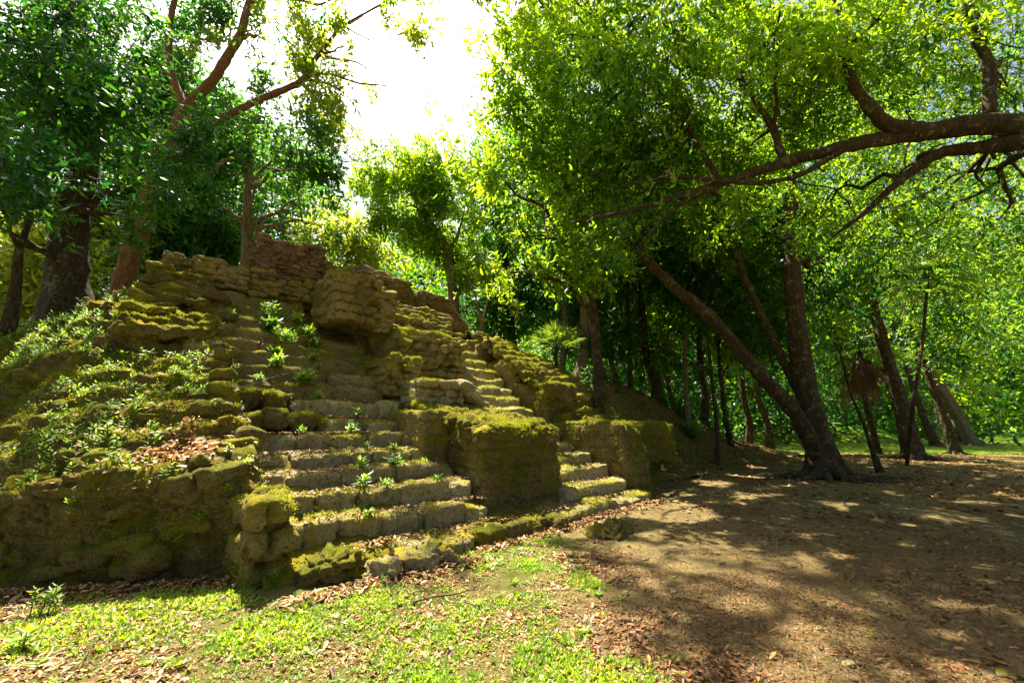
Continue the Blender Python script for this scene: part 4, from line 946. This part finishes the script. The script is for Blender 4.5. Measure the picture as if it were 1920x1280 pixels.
# single plants one can point at
def plant(name, label, cat, p, h, n, L, asp, up, group, mat='leafG', reps=1, seed=0, tint=(.3, 1)):
    mb = MB(); r = np.random.default_rng(seed); p = np.asarray(p, float)
    for k in range(reps): sprig(mb, p+r.normal(size=3)*[.05, .05, 0]*(reps > 1)*h*5, h*r.uniform(.6, 1.1), n, L, asp, up, seed*31+k, tint)
    return tag(mb.build(name, M[mat], loc=p), label, cat, group)
G_P = 'seedlings sprouting from the stair treads'
ordw = ['lowest', 'second', 'third', 'fourth', 'fifth', 'sixth', 'seventh', 'eighth', 'ninth', 'tenth', 'eleventh', 'twelfth', 'thirteenth', 'fourteenth']
spots = [(1, .1, .05), (2, .2, .14), (2, .55, .10), (3, .9, .16), (3, .35, .12), (4, .75, .12), (4, 1.2, .08), (5, .6, .14), (5, -.2, .09), (6, .9, .12), (7, .3, .14), (8, .2, .22), (8, -.6, .14), (9, -.3, .20), (9, .5, .12),
         (10, -.2, .16), (10, .6, .12), (11, .1, .24), (11, .7, .18), (12, -.1, .28), (12, .6, .22), (13, .0, .30), (13, .5, .22), (13, -.8, .15), (2, 1.4, .07), (3, 1.5, .06)]
by = {}
for k, u, h in spots: by.setdefault(k, []).append((u, h))
for k, L_ in by.items():
    L_.sort()
    for i, (u, h) in enumerate(L_):
        where = '' if len(L_) == 1 else [', leftmost there', ', rightmost there'][i] if len(L_) == 2 else [', leftmost there', ', middle one there', ', rightmost there'][i]
        plant('seedling', ('bushy green seedling' if h > .17 else 'small green seedling')+' on the %s tread of the left flight%s' % (ordw[k], where), 'plant',
              W((u, SV[k]+.10+rg.uniform(0, .15), SZ[k]+.01)), h*rng.uniform(1.0, 1.5), int(rng.integers(9, 16)), (.06+h*.34)*rng.uniform(.75, 1.2), rng.uniform(.24, .48), rng.uniform(.2, .9), G_P, reps=2 if h < .13 else 4 if h < .19 else 9, seed=k*10+i, tint=(0, .75), mat='leafG' if (k+i) % 2 else 'leafB')
plant('fern', 'silvery pale leaved plant at the foot of the shaded ledge under the central block', 'plant', gnd(962, 1005), .16, 12, .09, .5, .8, None, 'frond', 2, 71, (.8, 1))
plant('fern', 'green sprig clinging to the mossy ledge right of the silvery plant', 'plant', gnd(1018, 975)+[0, .1, .06], .12, 9, .05, .4, .8, None, 'leafG', 1, 72)
plant('weed', 'bright green ferny weed at the foot of the corner pier', 'plant', gnd(515, 1098), .12, 14, .07, .3, .6, None, 'leafG', 5, 73)
plant('weed', 'tall leafy weed on the grass at the far left beside the mossy wall', 'plant', gnd(70, 1150), .20, 18, .06, .3, .5, None, 'leafG', 5, 74)
plant('weed', 'leafy sprig at the bottom left among dead leaves', 'plant', gnd(40, 1215), .10, 9, .10, .34, .5, None, 'leafG', 2, 75)
for k, (x, y, lb_) in enumerate([(365, 975, 'small bright fern sprig on the dark mossy wall below the leaf drift'), (325, 1025, 'bright yellow green fern sprig low on the mossy wall'), (225, 1070, 'drooping sprig at the base of the cracked mossy block'),
                               (130, 940, 'fern tuft on the mossy wall near the left edge'), (440, 915, 'fern leaves beside the dark joint left of the pier'), (455, 870, 'fern fronds hanging by the left end of the fourth step')]):
    d = ray(x, y); c = (a @ UVZ+P0-C0); tt = c @ d/(d @ d); dist = np.linalg.norm(c-tt[:, None]*d, axis=1); cand = np.flatnonzero(dist < .06)
    j = cand[tt[cand].argmin()] if len(cand) else int(dist.argmin())
    plant('fern', lb_, 'plant', W(a[j])-unit(d)*.05, .07, 9, .06, .4, .6, 'ferns on the mossy wall', 'leafG', 2, 80+k)

# spiky fan palms
def fan(mb, c, dirn, L, n, seed, droop=.2, tint=(.3, .9), arc=2.4, wd=.045):
    r = np.random.default_rng(seed); dirn = unit(np.asarray(dirn, float)); s = unit(np.cross(dirn, [0, 0, 1.]) if abs(dirn[2]) < .95 else np.array([1., 0, 0]))
    for k in range(n):
        a_ = (k/(n-1)-.5)*arc; d = unit(dirn*math.cos(a_)+s*math.sin(a_)); l = L*(1-.25*abs(a_)/arc*2)*r.uniform(.9, 1.1); tn = r.uniform(*tint)
        pts = [np.asarray(c)+d*l*t+np.array([0, 0, -droop*l*t*t]) for t in (0, .35, .7, 1)]; w_ = np.cross(d, np.cross(s, dirn)); w_ = unit(np.cross(d, unit(np.cross(s, dirn)+r.normal(size=3)*.2)))
        ws = [wd*.3, wd, wd*.7, .003]; v = []
        for p_, ww in zip(pts, ws): v += [p_-w_*ww*L*.5, p_+np.array([0, 0, -.25*ww*L]), p_+w_*ww*L*.5]
        mb.add(v, [[0, 3, 4, 1], [1, 4, 5, 2], [3, 6, 7, 4], [4, 7, 8, 5], [6, 9, 10, 7], [7, 10, 11, 8]], tint=tn)
def palm(name, label, base, trunk, r0, fronds, L, mat, group=None, dead=0, stalk=.6, tint=(.3, .9), seed=0, el=(-.3, 1.3), wd=.05):
    base = np.asarray(base, float); root = empty(name, base, label, 'palm', group); tm = MB(); r = np.random.default_rng(seed)
    tube(tm, trunk, np.linspace(r0, r0*.8, len(trunk)), 9, .15, seed); c = np.asarray(trunk[-1], float); cm = MB()
    for k in range(fronds):
        th = k*2.4+r.uniform(0, .5); e = r.uniform(*el); d = np.array([math.cos(th)*math.cos(e), math.sin(th)*math.cos(e), math.sin(e)])
        h = c+d*stalk; tube(tm, [c, (c+h)/2+[0, 0, .03], h], [.014, .010, .008], 5, 0, 1, cap=False); fan(cm, h, unit(d+np.array([0, 0, -.15])), L, 15, seed*50+k, .25, tint, wd=wd)
    tm.build('trunk', M['bark'], root, loc=base); cm.build('crown', M[mat], root, loc=base)
    if dead:
        dm = MB()
        for k in range(dead):
            th = r.uniform(0, 6.28); sp = r.uniform(.25, 1.3); d = np.array([math.cos(th)*sp, math.sin(th)*sp, -1.]); fan(dm, c+[0, 0, r.uniform(-.9, .1)]+d*r.uniform(.1, .5), d, L*r.uniform(.6, 1.2), 11, 900+k, r.uniform(.1, .5), (.0, .3), r.uniform(.5, 1.3), .035)
        dm.build('dead_frond_skirt', M['dry'], root, loc=base)
    return root
p = at(1042, 655, 15.5); palm('fan_palm', 'bright spiky fan palm on the skyline above the right flank', p-[0, 0, 1], [p-[0, 0, 1.2], p-[0, 0, .5], p], .08, 15, 1.05, 'frond', None, 0, .35, (.5, 1), 3, (.35, 1.5))
p = at(1612, 660, 23); b0 = np.array([p[0]+.6, p[1], 0]); palm('fan_palm', 'palm with a hanging brown skirt of dead fronds behind the forked tree', gnd(1648, 850), [gnd(1648, 850), at(1632, 790, 24.5), at(1618, 730, 23.5), p], .17, 22, 1.5, 'frond', None, 46, 1.0, (.2, .9), 5, (-.5, 1.2))
p = at(1740, 525, 17); palm('fan_palm', 'tall palm with wide spiky fronds above the leaning trunks', gnd(1700, 872), [gnd(1700, 872), at(1712, 760, 16.6), at(1730, 640, 17), p], .07, 20, 1.3, 'frond', None, 0, .8, (.2, .9), 7, (-.5, 1.4), .04)
for k, (x, y, Y, s_, lb_) in enumerate([(1238, 695, 16.5, .5, 'bluish spiky rosette plant highest on the earth slope'), (1262, 715, 16, .45, 'bluish spiky rosette plant just below the highest one on the slope'), (1222, 712, 15, .4, 'bluish spiky rosette plant nearest the flank courses'),
                                       (1290, 700, 18, .8, 'broad leaved pale plant catching sun on the slope')]):
    p = at(x, y, Y); p[2] = floor_z(p[0], p[1])+.05; mb = MB(); r = np.random.default_rng(k)
    n = 26; th = r.uniform(0, 6.28, n); el = r.uniform(.15, 1.3, n); d = np.stack([np.cos(th)*np.cos(el), np.sin(th)*np.cos(el), np.sin(el)], 1)
    leaf_faces(mb, np.tile(p, (n, 1)), d, unit(np.cross(d, [0, 0, 1.])), np.full(n, s_), np.full(n, s_*(.11 if k < 3 else .3)), r.uniform(.2, .9, n))
    tag(mb.build('spiky_plant', M['frond'], loc=p), lb_, 'plant', 'plants on the earth slope')
# sticks, dead twigs and surface roots
def stick(a_, b_, r_, label, mat='greybark', sd=1, name='stick', cat='stick', bend=.04):
    a_ = np.asarray(a_, float); b_ = np.asarray(b_, float); mb = MB(); r = np.random.default_rng(sd); L = np.linalg.norm(b_-a_)
    P = a_+(b_-a_)*np.linspace(0, 1, 6)[:, None]+r.normal(size=(6, 3))*L*bend*[1, 1, .3]; tube(mb, P, np.linspace(r_, r_*.4, 6), 7, .15, sd)
    return tag(mb.build(name, M[mat], loc=a_), label, cat)
stick(gnd(1502, 1148)+[0, 0, .01], gnd(1665, 1185)+[0, 0, .01], .014, 'curved pale stick lying on the bare earth in the right foreground')
stick(gnd(1760, 1225)+[0, 0, .0], gnd(1990, 1262)+[0, 0, .0], .028, 'thick pale stick half buried at the bottom right corner', sd=2)
stick(gnd(1620, 935)+[0, 0, .01], gnd(1650, 945)+[0, 0, .02], .03, 'short pale broken branch in front of the forked tree', sd=3)
stick(gnd(150, 1262)+[0, 0, .03], gnd(188, 1180)+[0, 0, .03], .006, 'thin pale twig across the grass at lower left', sd=4)
stick(gnd(780, 1130)+[0, 0, .02], gnd(900, 1108)+[0, 0, .02], .008, 'dark twig on the grass below the left flight', 'bark', 5)
stick(W((-1.5, 3.1, 2.0)), W((-.2, 4.0, 2.52)), .012, 'thin bare twig lying up the left end of the steps', sd=6)
stick(W((-2.1, 2.25, 1.15)), W((-1.15, 2.75, 1.52)), .010, 'dead twig leaning over the leaf drift left of the steps', sd=8)

# short moss tufts that fringe the stones and the mound
def moss_tufts(P, Nn, label, L0=.012, L1=.036):
    mb = MB(); m = len(P); per = 5; base = np.repeat(P, per, 0)+rg.normal(size=(m*per, 3))*.012; nn = np.repeat(Nn, per, 0)
    d = unit(nn*.7+rg.normal(size=base.shape)*.6); s_ = unit(np.cross(d, rg.normal(size=d.shape))); L = rg.uniform(L0, L1, len(base))
    leaf_faces(mb, base, d, s_, L, L*.4, np.clip(np.repeat(.5+.5*fbm(P, 1.5, 2, 33), per)+rg.normal(size=len(base))*.2, 0, 1), simple=True)
    return tag(mb.build('moss', M['mossleaf'] ), label, 'moss', kind='stuff')
M['mossleaf'] = leaf_mat('moss_tuft', (.07, .085, .006), (.28, .29, .015), (.20, .24, .01), (.60, .60, .02), .35, .8)
p, nn = mound_pick(30000, lambda a, n: (a[:, 2] > .05) & (a[:, 1] < 8) & (fbm(a, 1.4, 3, 95) > -.15))
moss_tufts(W(p), Nuv(nn), 'short moss tufts growing over the mound and its wall')
def mesh_points(objs, n, cond):
    P = []; N = []
    for o in objs:
        me = o.data; k = len(me.polygons); c = np.empty(k*3); nr = np.empty(k*3); ar = np.empty(k)
        me.polygons.foreach_get('center', c); me.polygons.foreach_get('normal', nr); me.polygons.foreach_get('area', ar)
        c = c.reshape(-1, 3)+PL; nr = nr.reshape(-1, 3); ok = cond(inv(c), nr); ar = ar*ok
        if ar.sum() == 0: continue
        m = int(n*ar.sum()); idx = rg.choice(k, m, p=ar/ar.sum()); sc = np.sqrt(ar[idx])[:, None]*.5
        P.append(c[idx]+rg.normal(size=(m, 3))*sc*[1, 1, .1]); N.append(nr[idx])
    return np.concatenate(P), np.concatenate(N)
kids = [o for o in pyr.children]
P, Nn = mesh_points([o for o in kids if not o.name.startswith('step')], 2200, lambda a, n: (n[:, 2] > .35) & (a[:, 1] < 5.5) & (fbm(a, 1.6, 3, 96) > -.05))
P3, N3 = mesh_points([o for o in kids if o.name.startswith('step')], 900, lambda a, n: (n[:, 2] > .2) & (a[:, 1] < 7) & (fbm(a, 1.6, 3, 98) > np.where(a[:, 1] > 3.6, -.25, .12)))
P2, N2 = mesh_points([o for o in kids if o.name.split('.')[0] in ('central_block', 'broken_top', 'flank_terrace', 'flank_slope', 'flank_block', 'corner_pier')], 900, lambda a, n: (fbm(a, 2.2, 3, 97) > .0))
moss_tufts(np.concatenate([P, P2, P3]), np.concatenate([Nn, N2, N3]), 'short moss tufts fringing the pyramid stones')

mb = MB(); tmb = MB()
for i in range(520):
    x = rg.uniform(.8, 9); y = rg.uniform(2.4, 12)
    if not bool(front_of_pyr(np.array(x), np.array(y))): continue
    h_ = rg.uniform(.008, .03); stone(mb, (x, y, float(gz(x, y))+h_*.3), (h_*1.4, h_, h_*.7), (0, 0, rg.uniform(0, 3)), 4, 3, .012, 'xy')
tag(mb.build('pebbles', M['tread']), 'small pebbles scattered over the bare earth', 'pebbles', kind='stuff')
for i in range(700):
    x = rg.uniform(-5, 10); y = rg.uniform(1.6, 12)
    if not bool(front_of_pyr(np.array(x), np.array(y))): continue
    th = rg.uniform(0, 6.28); L_ = rg.uniform(.06, .32); z_ = float(gz(x, y))+.01; d_ = np.array([math.cos(th), math.sin(th), 0])
    tube(tmb, [(x, y, z_), np.array([x, y, z_+.008])+d_*L_*.5+rg.normal(size=3)*[.012, .012, 0], np.array([x, y, z_])+d_*L_], [.004, .0035, .002], 5, 0, i, cap=False)
tag(tmb.build('twigs', M['greybark']), 'fine dead twigs lying among the leaves', 'twigs', kind='stuff')
